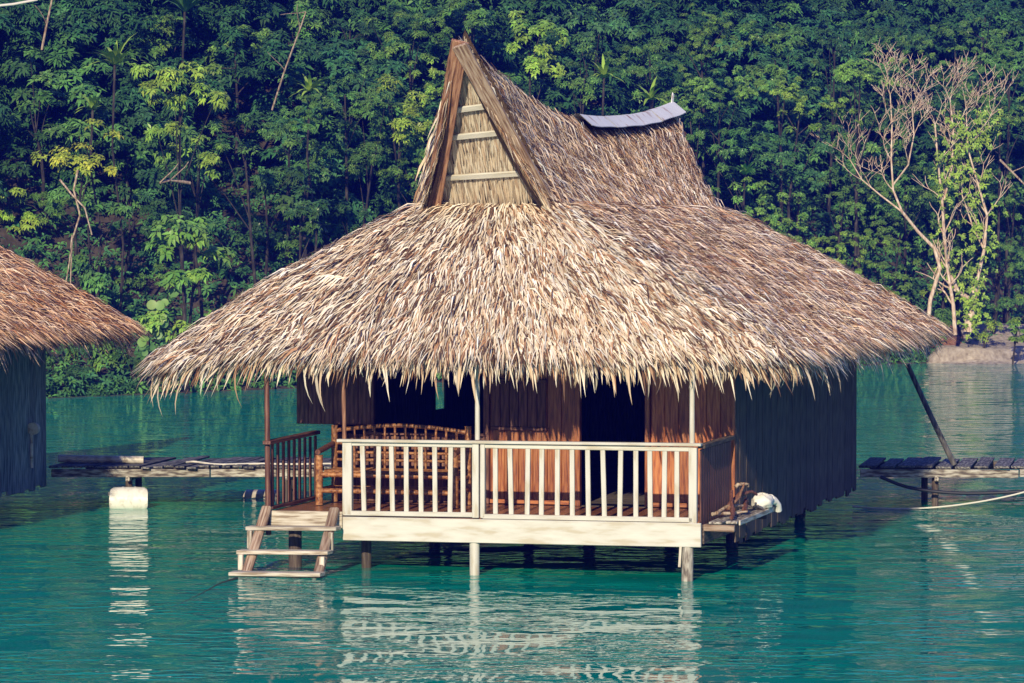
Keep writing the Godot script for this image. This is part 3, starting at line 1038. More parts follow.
# ------------------------------------------------------------------ boardwalk
func walk(x0: float, x1: float, step: float, label: String) -> Node3D:
	var o := Vector3(x0, 0, -48.3)
	var t := thing("boardwalk", label, "boardwalk", "stretches of the boardwalk behind the cabins", Transform3D(Basis(), o))
	var n := int((x1 - x0) / step)
	for i in n:
		var x := (i + 0.5) * step
		var w := snappedf(step * rng.randf_range(0.72, 0.97), 0.02)
		var j := rng.randf_range(-0.10, 0.06)
		var y := 0.575 + rng.randf_range(0.0, 0.02)
		beam(t, "plank", Vector3(x - 0.02, y, 0.06 + j), Vector3(x + 0.34, y + rng.randf_range(-0.01, 0.02), -1.72 + j + rng.randf_range(-0.1, 0.1)), w, 0.03, pick("walk_wood"), Vector3.UP, 0.003)
	var k := 0
	while k * 2.3 < x1 - x0:
		var a := k * 2.3 + 0.02
		var b: float = min(a + 2.28, x1 - x0)
		beam(t, "edge_beam", Vector3(a, 0.497, 0.0), Vector3(b, 0.49 + rng.randf_range(-.01, .01), 0.0), 0.115, 0.05, pick("post_wood"), Vector3(0, 0, 1))
		beam(t, "edge_beam", Vector3(a + 0.3, 0.5, -1.55), Vector3(b + 0.3, 0.5, -1.55), 0.115, 0.05, pick("dark_wood"), Vector3(0, 0, 1))
		for zz in [-0.15, -1.4]:
			pole(t, "pile", Vector3(a + 1.1, -0.6, zz), Vector3(a + 1.1, 0.44, zz), 0.05, 0.05, M["dark_wood"][k % 4])
		beam(t, "cross_beam", Vector3(a + 1.1, 0.42, 0.03), Vector3(a + 1.25, 0.42, -1.55), 0.06, 0.08, M["post_wood"][k % 4], Vector3.UP)
		k += 1
	return t

func make_boardwalk():
	walk(-6.66, -0.45, 0.165, "narrow plank boardwalk joining the two thatched cabins")
	walk(5.0, 10.2, 0.275, "boardwalk of wide skewed dark planks beyond the large cabin's rear corner")

func make_small_things():
	# white float under the walk
	var t := thing("float_drum", "white plastic drum afloat under the narrow boardwalk", "drum", "floats under the boardwalk", Transform3D(Basis(Vector3.UP, 0.06), Vector3(-5.52, 0.06, -48.25)))
	var pts := []
	var rad := []
	for e in [[-.275, .12], [-.26, .17], [-.22, .195], [-.10, .20], [-.09, .206], [-.07, .206], [-.06, .20], [.07, .20], [.08, .206], [.10, .206], [.11, .20], [.22, .195], [.26, .17], [.275, .12]]:
		pts.append(Vector3(e[0], 0.04, 0))
		rad.append(e[1])
	part(t, "drum_body", tube(pts, rad, 20), M["plastic"])
	part(t, "bung", tube([Vector3(-.268, .14, 0.02), Vector3(-.295, .14, 0.02)], [.03, .03], 8), M["pipe"])
	var t2 := thing("float_drum", "pale drum half sunk under the boardwalk behind the slatted porch rail", "drum", "floats under the boardwalk", Transform3D(Basis(Vector3.UP, -0.1), Vector3(-3.75, -0.10, -50.1)))
	part(t2, "drum_body", tube([Vector3(-.27, .03, 0), Vector3(-.22, .03, 0), Vector3(.22, .03, 0), Vector3(.27, .03, 0)], [.12, .19, .19, .12], 18), M["pipe"])
	# pipe lying on the walk
	var p := thing("plastic_pipe", "pale plastic pipe lying along the narrow boardwalk", "pipe", "", Transform3D(Basis(), Vector3(-6.6, 0.655, -48.75)))
	var st := SurfaceTool.new()
	st.begin(Mesh.PRIMITIVE_TRIANGLES)
	tube_into(st, [Vector3(0, 0.02, 0), Vector3(0.6, 0.01, 0), Vector3(1.24, 0, 0)], [.055, .055, .055], 14, false)
	tube_into(st, [Vector3(1.24, 0, 0), Vector3(1.2405, 0, 0)], [.055, .044], 14, false)
	tube_into(st, [Vector3(1.24, 0, 0), Vector3(0.9, 0.0, 0)], [.044, .044], 14, false)
	part(p, "pipe_wall", st.commit(), M["pipe"])
	# rope on the walk
	rope("mooring_rope", "thin white rope lying loose on the narrow boardwalk", [Vector3(-4.75, 0.61, -48.9), Vector3(-4.6, 0.64, -48.6), Vector3(-4.45, 0.61, -48.7), Vector3(-4.2, 0.605, -48.5), Vector3(-3.7, 0.61, -48.6), Vector3(-3.2, 0.61, -48.5), Vector3(-2.6, 0.61, -48.6)], 0.016, M["rope"])
	rope("mooring_rope", "white rope drooping to the water before the wide-planked boardwalk", [Vector3(7.9, 0.42, -47.9), Vector3(7.2, 0.22, -47.9), Vector3(6.6, 0.10, -47.9), Vector3(6.0, 0.03, -47.9), Vector3(5.4, 0.005, -48.0), Vector3(4.9, 0.02, -48.2)], 0.013, M["rope"])
	rope("water_hose", "dark hose sagging under the wide-planked boardwalk", [Vector3(5.3, 0.45, -48.2), Vector3(5.7, 0.30, -48.2), Vector3(6.3, 0.22, -48.2), Vector3(7.0, 0.22, -48.2), Vector3(8.0, 0.28, -48.2)], 0.025, M["hose"])
	rope("sunken_rope", "dark slimy rope trailing in the water from the wooden steps", [Vector3(-3.15, 0.01, -38.35), Vector3(-3.3, -0.006, -37.9), Vector3(-3.38, -0.010, -37.2), Vector3(-3.46, -0.012, -36.5), Vector3(-3.6, -0.014, -35.6)], 0.016, M["dark_rope"])
	# slanting prop from the walk to the eave
	var s := thing("prop_pole", "slanting dark pole propping the cabin's rear eave on the boardwalk", "pole", "", Transform3D(Basis(), Vector3(6.42, 0.59, -48.6)))
	pole(s, "pole_shaft", Vector3.ZERO, Vector3(-0.66, 1.45, -0.25), 0.042, 0.036, M["walk_wood"][1], 0.01)
	# overhead wire across the slope
	rope("overhead_wire", "thin pale overhead wire crossing the wooded slope", [Vector3(-26.0, 10.1, -70.0), Vector3(-18.0, 9.0, -70.0), Vector3(-13.0, 8.66, -70.0), Vector3(-10.9, 8.64, -70.0), Vector3(-9.9, 8.80, -70.2)], 0.028, M["rope"])

func rope(called: String, label: String, pts: Array, r: float, mat: Material):
	var o: Vector3 = pts[0]
	var t := thing(called, label, called.get_slice("_", 1), "", Transform3D(Basis(), o))
	var c := Curve3D.new()
	for i in pts.size():
		var a: Vector3 = pts[max(i - 1, 0)]
		var b: Vector3 = pts[min(i + 1, pts.size() - 1)]
		c.add_point(pts[i] - o, -(b - a) / 6.0, (b - a) / 6.0)
	var P := []
	var R := []
	var l := c.get_baked_length()
	for i in 33:
		P.append(c.sample_baked(l * i / 32.0, true))
		R.append(r)
	part(t, "strand", tube(P, R, 6), mat)

# ------------------------------------------------------------------ vegetation
func leaf(bag: Bag, p: Vector3, d: Vector3, up: Vector3, l: float, w: float, col: Color):
	var side := d.cross(up)
	if side.length_squared() < 0.0001:
		return
	side = side.normalized()
	var n := side.cross(d).normalized()
	if n.dot(up) < 0.0:
		n = -n
	var at := bag.v.size()
	var m := p + d * (l * 0.45)
	bag.v.append(p)
	bag.v.append(m + side * (w * 0.5) + n * (w * 0.12))
	bag.v.append(p + d * l - Vector3(0, l * 0.16, 0))
	bag.v.append(m - side * (w * 0.5) + n * (w * 0.12))
	bag.n.append(n)
	bag.n.append((n - side * 0.3).normalized())
	bag.n.append(n)
	bag.n.append((n + side * 0.3).normalized())
	for k in 4:
		bag.c.append(col)
	if side.cross(d).dot(n) < 0.0:
		bag.i.append_array([at, at + 1, at + 2, at, at + 2, at + 3])
	else:
		bag.i.append_array([at, at + 2, at + 1, at, at + 3, at + 2])

func rosette(bag: Bag, c: Vector3, axis: Vector3, l: float, count: int, wf: float, droop: float, base: Color):
	var u := axis.cross(Vector3(0.31, 0.2, 0.93)).normalized()
	var w := axis.cross(u)
	var a0 := rng.randf() * TAU
	var tone := rng.randf_range(0.7, 1.25)
	for k in count:
		var a := a0 + TAU * k / count + rng.randf_range(-0.6, 0.6)
		var rad := u * cos(a) + w * sin(a)
		var d := (rad + axis * rng.randf_range(0.1, 0.7) + Vector3(0, -droop * rng.randf_range(0.4, 1.3), 0)).normalized()
		var f := tone * rng.randf_range(0.8, 1.2)
		var y := rng.randf_range(0.9, 1.15)
		leaf(bag, c + rad * l * 0.05, d, (axis + Vector3(0, 0.6, 0.25)).normalized(), l * rng.randf_range(0.45, 1.25), l * wf * rng.randf_range(0.8, 1.2), Color(base.r * f * y, base.g * f, base.b * f))

# crown: clumps of rosettes spread over the lobes of an uneven ellipsoid
func crown(r: Vector3, leaf_l: float, total: int, col: Color, droop: float, count := 7, wf := 0.36, rag := 0.35) -> Array:
	var bag := Bag.new()
	var clumps := []
	var nc: int = max(8, int(total / 16.0))
	# lobes: flattened domes of leaves with open, shaded space under each
	var lobes := []
	var m: float = min(r.x, r.y)
	for i in 7 + int(r.x * r.y * 2.2):
		var d := Vector3(rng.randfn(), rng.randfn(), rng.randfn() * 0.8 + 0.3).normalized() * pow(rng.randf(), 0.4)
		lobes.append([Vector3(d.x * r.x, d.y * r.y, d.z * r.z) * (0.85 + rng.randf_range(-rag, rag) * 0.5), m * rng.randf_range(0.34, 0.62)])
	for i in nc:
		var lb: Array = lobes[rng.randi() % lobes.size()]
		var d := Vector3(rng.randfn(), absf(rng.randfn()) * 1.1 - 0.55, rng.randfn() + 0.25).normalized()
		var rr: float = lb[1] * rng.randf_range(0.78, 1.12)
		clumps.append(lb[0] + Vector3(d.x * 1.15, d.y * 0.85, d.z) * rr)
	for c in clumps:
		var cr := leaf_l * rng.randf_range(1.2, 2.3)
		var out: Vector3 = (c * 0.5 + Vector3(0, r.y * 0.6, r.z * 0.4)).normalized()
		var tone := rng.randf_range(0.72, 1.18)
		var cc := Color(col.r * tone * rng.randf_range(0.9, 1.15), col.g * tone, col.b * tone)
		for k in 16:
			var q := Vector3(rng.randfn(), rng.randfn(), rng.randfn()).normalized()
			if q.dot(out) < -0.3:
				q = -q
			var p: Vector3 = c + Vector3(q.x, q.y * 0.65, q.z) * cr * rng.randf_range(0.5, 1.0)
			rosette(bag, p, (q + out + Vector3(0, 0.5, 0)).normalized(), leaf_l, count, wf, droop, cc)
	return [bag.mesh(), clumps]

func tree(called: String, label: String, category: String, group: String, c: Vector3, r: Vector3, leaf_l: float, total: int, col: Color, droop: float, trunk_r := 0.12, count := 7, wf := 0.36) -> Node3D:
	var base := Vector3(c.x + rng.randf_range(-0.4, 0.4), 0, c.z - r.z * 0.9)
	base.y = minf(ground(base.x, base.z), c.y - r.y * 0.3)
	var t := thing(called, label, category, group, Transform3D(Basis(), base))
	var cm := crown(r, leaf_l, total, col, droop, count, wf)
	var st := SurfaceTool.new()
	st.begin(Mesh.PRIMITIVE_TRIANGLES)
	var top := c - base
	var mid := top * 0.55 + Vector3(rng.randf_range(-0.2, 0.2), 0, 0.1)
	tube_into(st, [Vector3(0, -0.4, 0), mid * 0.5 + Vector3(0.06, 0, 0), mid, top], [trunk_r * 1.2, trunk_r, trunk_r * 0.85, trunk_r * 0.4], 7)
	for i in min(4, cm[1].size()):
		var e: Vector3 = top + cm[1][i]
		var s := mid.lerp(top, rng.randf_range(0.0, 0.8))
		tube_into(st, [s, s.lerp(e, 0.5) + Vector3(0, 0.12, 0), e], [trunk_r * 0.4, trunk_r * 0.25, trunk_r * 0.1], 5, false)
	part(t, "trunk", st.commit(), pick("bark"))
	part(t, "crown", cm[0], M["leaf"], Transform3D(Basis(), top))
	return t

const TREES := [
	[Vector3(-8.30, 7.25, -84.00), Vector3(1.75, 1.05, 0.84), "mango", "bright", 1.00, "tall bright drooping-leaved tree whose crown arches beside the spiky-topped stem"],
	[Vector3(-6.80, 6.03, -85.50), Vector3(1.40, 1.07, 0.86), "mango", "mid", 0.90, "mid-green drooping-leaved tree beside the bright arching crown"],
	[Vector3(-7.90, 5.64, -85.00), Vector3(1.14, 0.89, 0.71), "mango", "bright", 0.80, "bright green drooping-leaved tree below the bright arching crown"],
	[Vector3(-7.75, 3.15, -82.00), Vector3(1.12, 1.52, 0.90), "mango", "bright", 1.00, "bright glossy-leaved tree leaning over the water between the two roofs"],
	[Vector3(-8.19, 1.81, -81.50), Vector3(0.78, 0.73, 0.58), "mango", "bright", 0.80, "bright green drooping-leaved tree beside the round-leaved climber"],
	[Vector3(-10.68, 5.75, -84.00), Vector3(1.20, 0.95, 0.76), "mango", "light", 1.00, "yellow-green leafy tree strung with pale vines above the smaller cabin"],
	[Vector3(-10.55, 4.12, -83.50), Vector3(0.85, 1.14, 0.68), "mango", "mid", 0.80, "mid-green drooping-leaved tree below the pale twisted vine"],
	[Vector3(-10.50, 2.63, -83.50), Vector3(0.50, 0.75, 0.40), "mango", "mid", 0.60, "mid-green drooping-leaved tree beside the smaller roof"],
	[Vector3(-12.48, 7.10, -87.00), Vector3(1.09, 1.04, 0.83), "broad", "mid", 1.00, "mid-green broadleaf tree beside the spiky palm on a long stem"],
	[Vector3(-12.99, 4.38, -86.00), Vector3(0.67, 0.67, 0.53), "mango", "bright", 0.80, "bright green drooping-leaved tree beside the pale twisted vine"],
	[Vector3(-12.74, 5.68, -87.00), Vector3(0.78, 0.78, 0.62), "broad", "dark", 1.00, "dark green broadleaf tree beside the pale twisted vine"],
	[Vector3(-12.50, 8.73, -91.00), Vector3(1.63, 1.08, 0.87), "broad", "mid", 1.00, "mid-green broadleaf tree below the overhead wire"],
	[Vector3(-13.89, 9.81, -94.00), Vector3(1.40, 0.84, 0.67), "broad", "bright", 1.00, "bright green broadleaf tree below the overhead wire"],
	[Vector3(-10.84, 9.66, -93.00), Vector3(1.52, 0.97, 0.78), "broad", "dark", 1.00, "dark green broadleaf tree above the spiky palm on a long stem"],
	[Vector3(-9.39, 9.19, -91.00), Vector3(1.08, 0.81, 0.65), "broad", "mid", 1.00, "mid-green broadleaf tree below the palm with long hanging blades"],
	[Vector3(-7.58, 8.92, -92.00), Vector3(1.37, 0.96, 0.77), "broad", "mid", 0.80, "mid-green broadleaf tree beside the palm with long hanging blades"],
	[Vector3(-6.27, 9.93, -95.00), Vector3(1.56, 0.91, 0.72), "broad", "mid", 1.00, "mid-green broadleaf tree above the lone spiky palm"],
	[Vector3(-5.88, 6.78, -89.00), Vector3(1.33, 1.06, 0.85), "broad", "mid", 1.00, "mid-green broadleaf tree below the lone spiky palm"],
	[Vector3(-4.52, 7.65, -91.00), Vector3(1.36, 1.22, 0.98), "broad", "mid", 1.00, "mid-green broadleaf tree beside the lone spiky palm"],
	[Vector3(-5.38, 5.46, -89.50), Vector3(1.12, 0.85, 0.68), "broad", "teal", 1.00, "blue-green broadleaf tree above the large roof's left slope"],
	[Vector3(-3.77, 5.75, -90.50), Vector3(1.29, 1.29, 1.04), "broad", "mid", 1.00, "mid-green broadleaf tree beside the large roof's left slope"],
	[Vector3(-3.07, 7.15, -92.00), Vector3(1.23, 1.23, 0.99), "broad", "bright", 0.90, "bright green broadleaf tree beside the lone spiky palm"],
	[Vector3(-4.62, 9.71, -96.00), Vector3(1.72, 1.00, 0.80), "broad", "dark", 1.00, "dark green broadleaf tree above the lone spiky palm"],
	[Vector3(-2.88, 9.22, -95.00), Vector3(1.56, 1.13, 0.91), "broad", "mid", 1.00, "mid-green broadleaf tree beside the roof peak"],
	[Vector3(-4.53, 4.14, -91.00), Vector3(1.08, 0.81, 0.65), "broad", "dark", 1.00, "dark green broadleaf tree beside the large roof's left slope"],
	[Vector3(-6.47, 5.05, -88.00), Vector3(0.92, 0.73, 0.59), "mango", "dark", 1.00, "dark green drooping-leaved tree above the large roof's left slope"],
	[Vector3(-6.09, 3.73, -90.00), Vector3(1.07, 0.59, 0.47), "broad", "dark", 0.60, "dark green broadleaf tree below the lone spiky palm"],
	[Vector3(-6.41, 1.44, -86.00), Vector3(1.03, 0.72, 0.57), "bush", "dark", 0.60, "dark green overhanging bush below the large roof's left slope"],
	[Vector3(-13.19, 3.33, -90.00), Vector3(0.94, 0.80, 0.64), "broad", "dark", 0.50, "dark green broadleaf tree beside the smaller roof"],
	[Vector3(-10.12, 6.12, -89.00), Vector3(0.80, 1.06, 0.64), "broad", "dark", 0.60, "dark green broadleaf tree beside the bright arching crown"],
	[Vector3(-12.10, 2.21, -86.00), Vector3(1.13, 0.82, 0.66), "broad", "dark", 1.00, "dark green broadleaf tree below the pale twisted vine"],
	[Vector3(-13.26, 2.45, -86.90), Vector3(1.14, 0.83, 0.66), "broad", "mid", 1.00, "mid-green broadleaf tree beside the smaller roof"],
	[Vector3(-11.57, 1.65, -87.80), Vector3(1.15, 0.84, 0.67), "broad", "dark", 1.00, "dark green broadleaf tree below the smaller roof"],
	[Vector3(-10.50, 1.36, -88.70), Vector3(1.16, 0.85, 0.68), "broad", "teal", 1.00, "blue-green broadleaf tree beside the round-leaved climber"],
	[Vector3(-9.79, 4.38, -86.00), Vector3(1.13, 0.82, 0.66), "broad", "dark", 1.00, "dark green broadleaf tree above the round-leaved climber"],
	[Vector3(-9.64, 2.45, -86.90), Vector3(1.14, 0.83, 0.66), "broad", "mid", 1.00, "mid-green broadleaf tree above the round-leaved climber"],
	[Vector3(-7.25, 3.87, -87.80), Vector3(1.15, 0.84, 0.67), "broad", "dark", 1.00, "dark green broadleaf tree beside the round-leaved climber"],
	[Vector3(-6.79, 2.41, -88.70), Vector3(1.16, 0.85, 0.68), "broad", "teal", 1.00, "blue-green broadleaf tree beside the large roof's left slope"],
	[Vector3(-5.43, 4.38, -86.00), Vector3(1.13, 0.82, 0.66), "broad", "dark", 1.00, "dark green broadleaf tree above the large roof's left slope"],
	[Vector3(-4.84, 3.09, -86.90), Vector3(1.14, 0.83, 0.66), "broad", "mid", 1.00, "mid-green broadleaf tree beside the round-leaved climber"],
	[Vector3(-7.38, 1.65, -87.80), Vector3(1.15, 0.84, 0.67), "broad", "dark", 1.00, "dark green broadleaf tree below the bright arching crown"],
	[Vector3(-6.00, 1.89, -88.70), Vector3(1.16, 0.85, 0.68), "broad", "teal", 1.00, "blue-green broadleaf tree below the large roof's left slope"],
	[Vector3(-12.87, 1.44, -86.00), Vector3(1.13, 0.82, 0.66), "broad", "dark", 1.00, "dark green broadleaf tree below the spiky palm on a long stem"],
	[Vector3(-11.96, 4.39, -86.90), Vector3(1.14, 0.83, 0.66), "broad", "mid", 1.00, "mid-green broadleaf tree beside the pale twisted vine"],
	[Vector3(-12.65, 0.86, -79.70), Vector3(0.86, 0.48, 0.38), "bush", "dark", 1.30, "dark green overhanging bush beside the smaller roof"],
	[Vector3(-11.99, 0.78, -80.09), Vector3(0.86, 0.48, 0.38), "bush", "mid", 1.30, "mid-green overhanging bush below the smaller roof"],
	[Vector3(-11.31, 0.89, -80.31), Vector3(0.86, 0.48, 0.38), "bush", "dark", 1.30, "dark green overhanging bush below the smaller roof"],
	[Vector3(-10.73, 0.72, -81.42), Vector3(0.87, 0.49, 0.39), "bush", "dark", 1.30, "dark green overhanging bush beside the round-leaved climber"],
	[Vector3(-10.11, 0.74, -82.30), Vector3(0.88, 0.49, 0.39), "bush", "mid", 1.30, "mid-green overhanging bush beside the round-leaved climber"],
	[Vector3(-9.38, 0.83, -82.35), Vector3(0.88, 0.49, 0.39), "bush", "dark", 1.30, "dark green overhanging bush below the round-leaved climber"],
	[Vector3(-8.73, 0.60, -83.12), Vector3(0.89, 0.50, 0.40), "bush", "dark", 1.30, "dark green overhanging bush beside the large roof's left slope"],
	[Vector3(-8.09, 0.71, -84.22), Vector3(0.90, 0.50, 0.40), "bush", "mid", 1.30, "mid-green overhanging bush beside the smaller roof"],
	[Vector3(-7.34, 0.66, -84.23), Vector3(0.90, 0.50, 0.40), "bush", "dark", 1.30, "dark green overhanging bush beside the pale twisted vine"],
	[Vector3(-6.68, 0.71, -85.48), Vector3(0.92, 0.51, 0.41), "bush", "dark", 1.30, "dark green overhanging bush below the bright arching crown"],
	[Vector3(-5.96, 0.59, -86.08), Vector3(0.92, 0.51, 0.41), "bush", "mid", 1.30, "mid-green overhanging bush below the large roof's left slope"],
	[Vector3(-5.19, 0.61, -86.07), Vector3(0.92, 0.51, 0.41), "bush", "dark", 1.30, "dark green overhanging bush below the lone spiky palm"],
	[Vector3(-4.22, 0.54, -87.38), Vector3(0.94, 0.52, 0.42), "bush", "dark", 1.30],
	[Vector3(-3.06, 0.49, -87.78), Vector3(0.94, 0.52, 0.42), "bush", "mid", 1.30, "mid-green overhanging bush beside the large roof's left slope"],
	[Vector3(-1.20, 10.13, -96.00), Vector3(1.57, 0.92, 0.73), "broad", "mid", 1.00, "mid-green broadleaf tree above the roof peak"],
	[Vector3(-1.85, 8.29, -93.00), Vector3(1.00, 1.25, 0.80), "broad", "bright", 1.00, "bright green broadleaf tree below the roof peak"],
	[Vector3(0.52, 9.48, -97.00), Vector3(1.45, 1.04, 0.83), "broad", "bright", 1.00, "bright green broadleaf tree beside the roof peak"],
	[Vector3(2.08, 8.42, -96.00), Vector3(1.29, 1.00, 0.80), "broad", "mid", 1.00, "mid-green broadleaf tree beside the sheet-metal ridge"],
	[Vector3(2.59, 10.03, -99.00), Vector3(1.62, 1.00, 0.80), "broad", "teal", 1.00, "blue-green broadleaf tree above the sheet-metal ridge"],
	[Vector3(4.02, 8.95, -98.00), Vector3(1.40, 1.17, 0.93), "broad", "mid", 1.00, "mid-green broadleaf tree above the sheet-metal ridge"],
	[Vector3(5.65, 10.00, -101.00), Vector3(1.66, 1.08, 0.87), "fine", "mid", 1.00, "mid-green fine-leaved tree beside the sheet-metal ridge"],
	[Vector3(6.06, 7.79, -98.00), Vector3(1.40, 1.17, 0.93), "fine", "bright", 1.00, "bright green fine-leaved tree above the bent ridge end"],
	[Vector3(5.14, 7.17, -97.00), Vector3(1.01, 0.87, 0.69), "broad", "mid", 1.00, "mid-green broadleaf tree above the bent ridge end"],
	[Vector3(6.80, 6.04, -98.00), Vector3(1.31, 1.11, 0.89), "fine", "mid", 1.00, "mid-green fine-leaved tree above the spiky palm by the ridge end"],
	[Vector3(6.41, 4.72, -96.50), Vector3(1.09, 0.86, 0.69), "broad", "bright", 1.00, "bright green broadleaf tree below the spiky palm by the ridge end"],
	[Vector3(-2.66, 5.51, -92.00), Vector3(0.82, 0.96, 0.66), "broad", "mid", 1.00, "mid-green broadleaf tree below the roof peak"],
	[Vector3(-0.35, 8.22, -98.00), Vector3(1.17, 0.88, 0.70), "broad", "teal", 1.00, "blue-green broadleaf tree beside the roof peak"],
	[Vector3(7.98, 9.15, -102.00), Vector3(1.58, 1.09, 0.88), "fine", "mid", 1.00, "mid-green fine-leaved tree beside the bent ridge end"],
	[Vector3(9.99, 9.87, -104.00), Vector3(1.61, 1.05, 0.84), "fine", "dark", 1.00, "dark green fine-leaved tree beside the leafless treetops"],
	[Vector3(10.51, 8.68, -101.50), Vector3(1.82, 0.85, 0.68), "fine", "bright", 1.00, "bright green fine-leaved tree beside the leafless treetops"],
	[Vector3(8.57, 7.57, -100.00), Vector3(1.43, 0.95, 0.76), "fine", "bright", 1.00, "bright green fine-leaved tree beside the spiky palm by the ridge end"],
	[Vector3(12.34, 10.36, -107.00), Vector3(1.75, 0.89, 0.71), "fine", "dark", 1.00, "dark green fine-leaved tree above the leafless treetops"],
	[Vector3(13.83, 9.62, -105.00), Vector3(1.72, 1.00, 0.80), "fine", "mid", 1.00, "mid-green fine-leaved tree beside the leafless treetops"],
	[Vector3(15.55, 9.31, -105.00), Vector3(1.41, 1.25, 1.00), "fine", "mid", 1.00, "mid-green fine-leaved tree beside the leafless tree's long limb"],
	[Vector3(15.33, 10.96, -109.00), Vector3(1.62, 0.78, 0.62), "fine", "dark", 1.00, "dark green fine-leaved tree above the leafless tree's long limb"],
	[Vector3(15.03, 7.39, -103.50), Vector3(1.30, 1.17, 0.94), "fine", "bright", 1.00, "bright green fine-leaved tree beside the leafless tree's long limb"],
	[Vector3(13.55, 7.71, -104.00), Vector3(1.30, 1.05, 0.84), "fine", "mid", 1.00, "mid-green fine-leaved tree below the leafless treetops"],
	[Vector3(10.67, 7.06, -103.00), Vector3(1.41, 1.04, 0.84), "fine", "mid", 1.00, "mid-green fine-leaved tree above the leafless tree's long limb"],
	[Vector3(8.62, 5.79, -100.50), Vector3(1.32, 1.08, 0.86), "fine", "teal", 1.00, "blue-green fine-leaved tree beside the spiky palm by the ridge end"],
	[Vector3(7.86, 4.15, -98.50), Vector3(1.29, 1.06, 0.85), "fine", "bright", 1.00, "bright green fine-leaved tree below the spiky palm by the ridge end"],
	[Vector3(10.07, 5.06, -101.50), Vector3(1.27, 1.03, 0.82), "fine", "mid", 1.00, "mid-green fine-leaved tree above the large roof's right slope"],
	[Vector3(12.17, 5.39, -104.00), Vector3(1.36, 1.12, 0.89), "fine", "mid", 1.00, "mid-green fine-leaved tree above the thick pinkish trunk"],
	[Vector3(13.94, 5.55, -104.50), Vector3(1.31, 1.12, 0.90), "fine", "teal", 1.00, "blue-green fine-leaved tree beside the leafless tree's long limb"],
	[Vector3(15.58, 5.24, -104.00), Vector3(1.12, 1.12, 0.89), "fine", "mid", 1.00, "mid-green fine-leaved tree above the red earth bank"],
	[Vector3(9.77, 3.40, -100.00), Vector3(1.31, 0.89, 0.72), "fine", "bright", 1.00, "bright green fine-leaved tree above the large roof's right slope"],
	[Vector3(11.17, 2.35, -100.50), Vector3(1.02, 0.84, 0.67), "fine", "mid", 1.00, "mid-green fine-leaved tree beside the large roof's right slope"],
	[Vector3(11.85, 3.85, -102.50), Vector3(1.22, 0.92, 0.73), "fine", "mid", 1.00, "mid-green fine-leaved tree below the leafless tree's long limb"],
	[Vector3(13.44, 3.54, -103.00), Vector3(1.17, 0.98, 0.79), "fine", "mid", 1.00, "mid-green fine-leaved tree beside the spiky palm by the ridge end"],
	[Vector3(14.98, 3.39, -103.00), Vector3(1.11, 1.04, 0.84), "fine", "mid", 1.00, "mid-green fine-leaved tree beside the thick pinkish trunk"],
	[Vector3(9.09, 2.23, -99.00), Vector3(1.06, 0.77, 0.61), "broad", "mid", 1.00, "mid-green broadleaf tree below the large roof's right slope"],
	[Vector3(7.46, 2.56, -97.00), Vector3(1.16, 0.87, 0.69), "broad", "dark", 1.00, "dark green broadleaf tree beside the large roof's right slope"],
	[Vector3(13.70, 2.17, -102.60), Vector3(1.04, 0.67, 0.54), "fine", "bright", 1.00, "bright green fine-leaved tree below the thick pinkish trunk"],
	[Vector3(15.05, 1.71, -102.40), Vector3(0.92, 0.67, 0.54), "fine", "mid", 1.00, "mid-green fine-leaved tree beside the red earth bank"],
	[Vector3(12.23, 1.88, -101.80), Vector3(0.73, 0.55, 0.44), "fine", "dark", 1.00, "dark green fine-leaved tree above the red earth bank"],
	[Vector3(15.03, 1.39, -99.60), Vector3(0.27, 1.13, 0.21), "fine", "bright", 1.60, "narrow bright green shrub standing at the end of the beach"],
	[Vector3(14.27, 1.04, -101.20), Vector3(0.60, 0.39, 0.31), "bush", "bright", 1.00, "low round bush at the foot of the thick pale trunk"],
	[Vector3(12.97, 1.34, -101.60), Vector3(0.42, 0.36, 0.29), "bush", "mid", 0.80, "mid-green overhanging bush beside the red earth bank"],
]
const KIND := {
	"mango": ["drooping_leaf_tree", "tree", 0.175, 0.9],
	"broad": ["broadleaf_tree", "tree", 0.118, 0.5],
	"fine": ["small_leaf_tree", "tree", 0.092, 0.4],
	"bush": ["shore_bush", "bush", 0.12, 0.7],
}
const TINT := {
	"bright": Color(.150, .330, .055), "light": Color(.230, .370, .050), "mid": Color(.078, .215, .050), "dark": Color(.034, .108, .034), "lime": Color(.26, .40, .06), "teal": Color(.054, .170, .060),
}
const GROUPS := {
	"mango": ["drooping glossy-leaved tree on the slope above the water", "drooping-leaved trees on the slope"],
	"broad": ["round-crowned broadleaf tree on the wooded slope behind the cabins", "broadleaf trees on the slope"],
	"fine": ["fine-leaved dense tree on the wooded slope beyond the large roof", "fine-leaved trees on the slope"],
	"bush": ["leafy bush overhanging the dark shoreline", "bushes along the shoreline"],
}

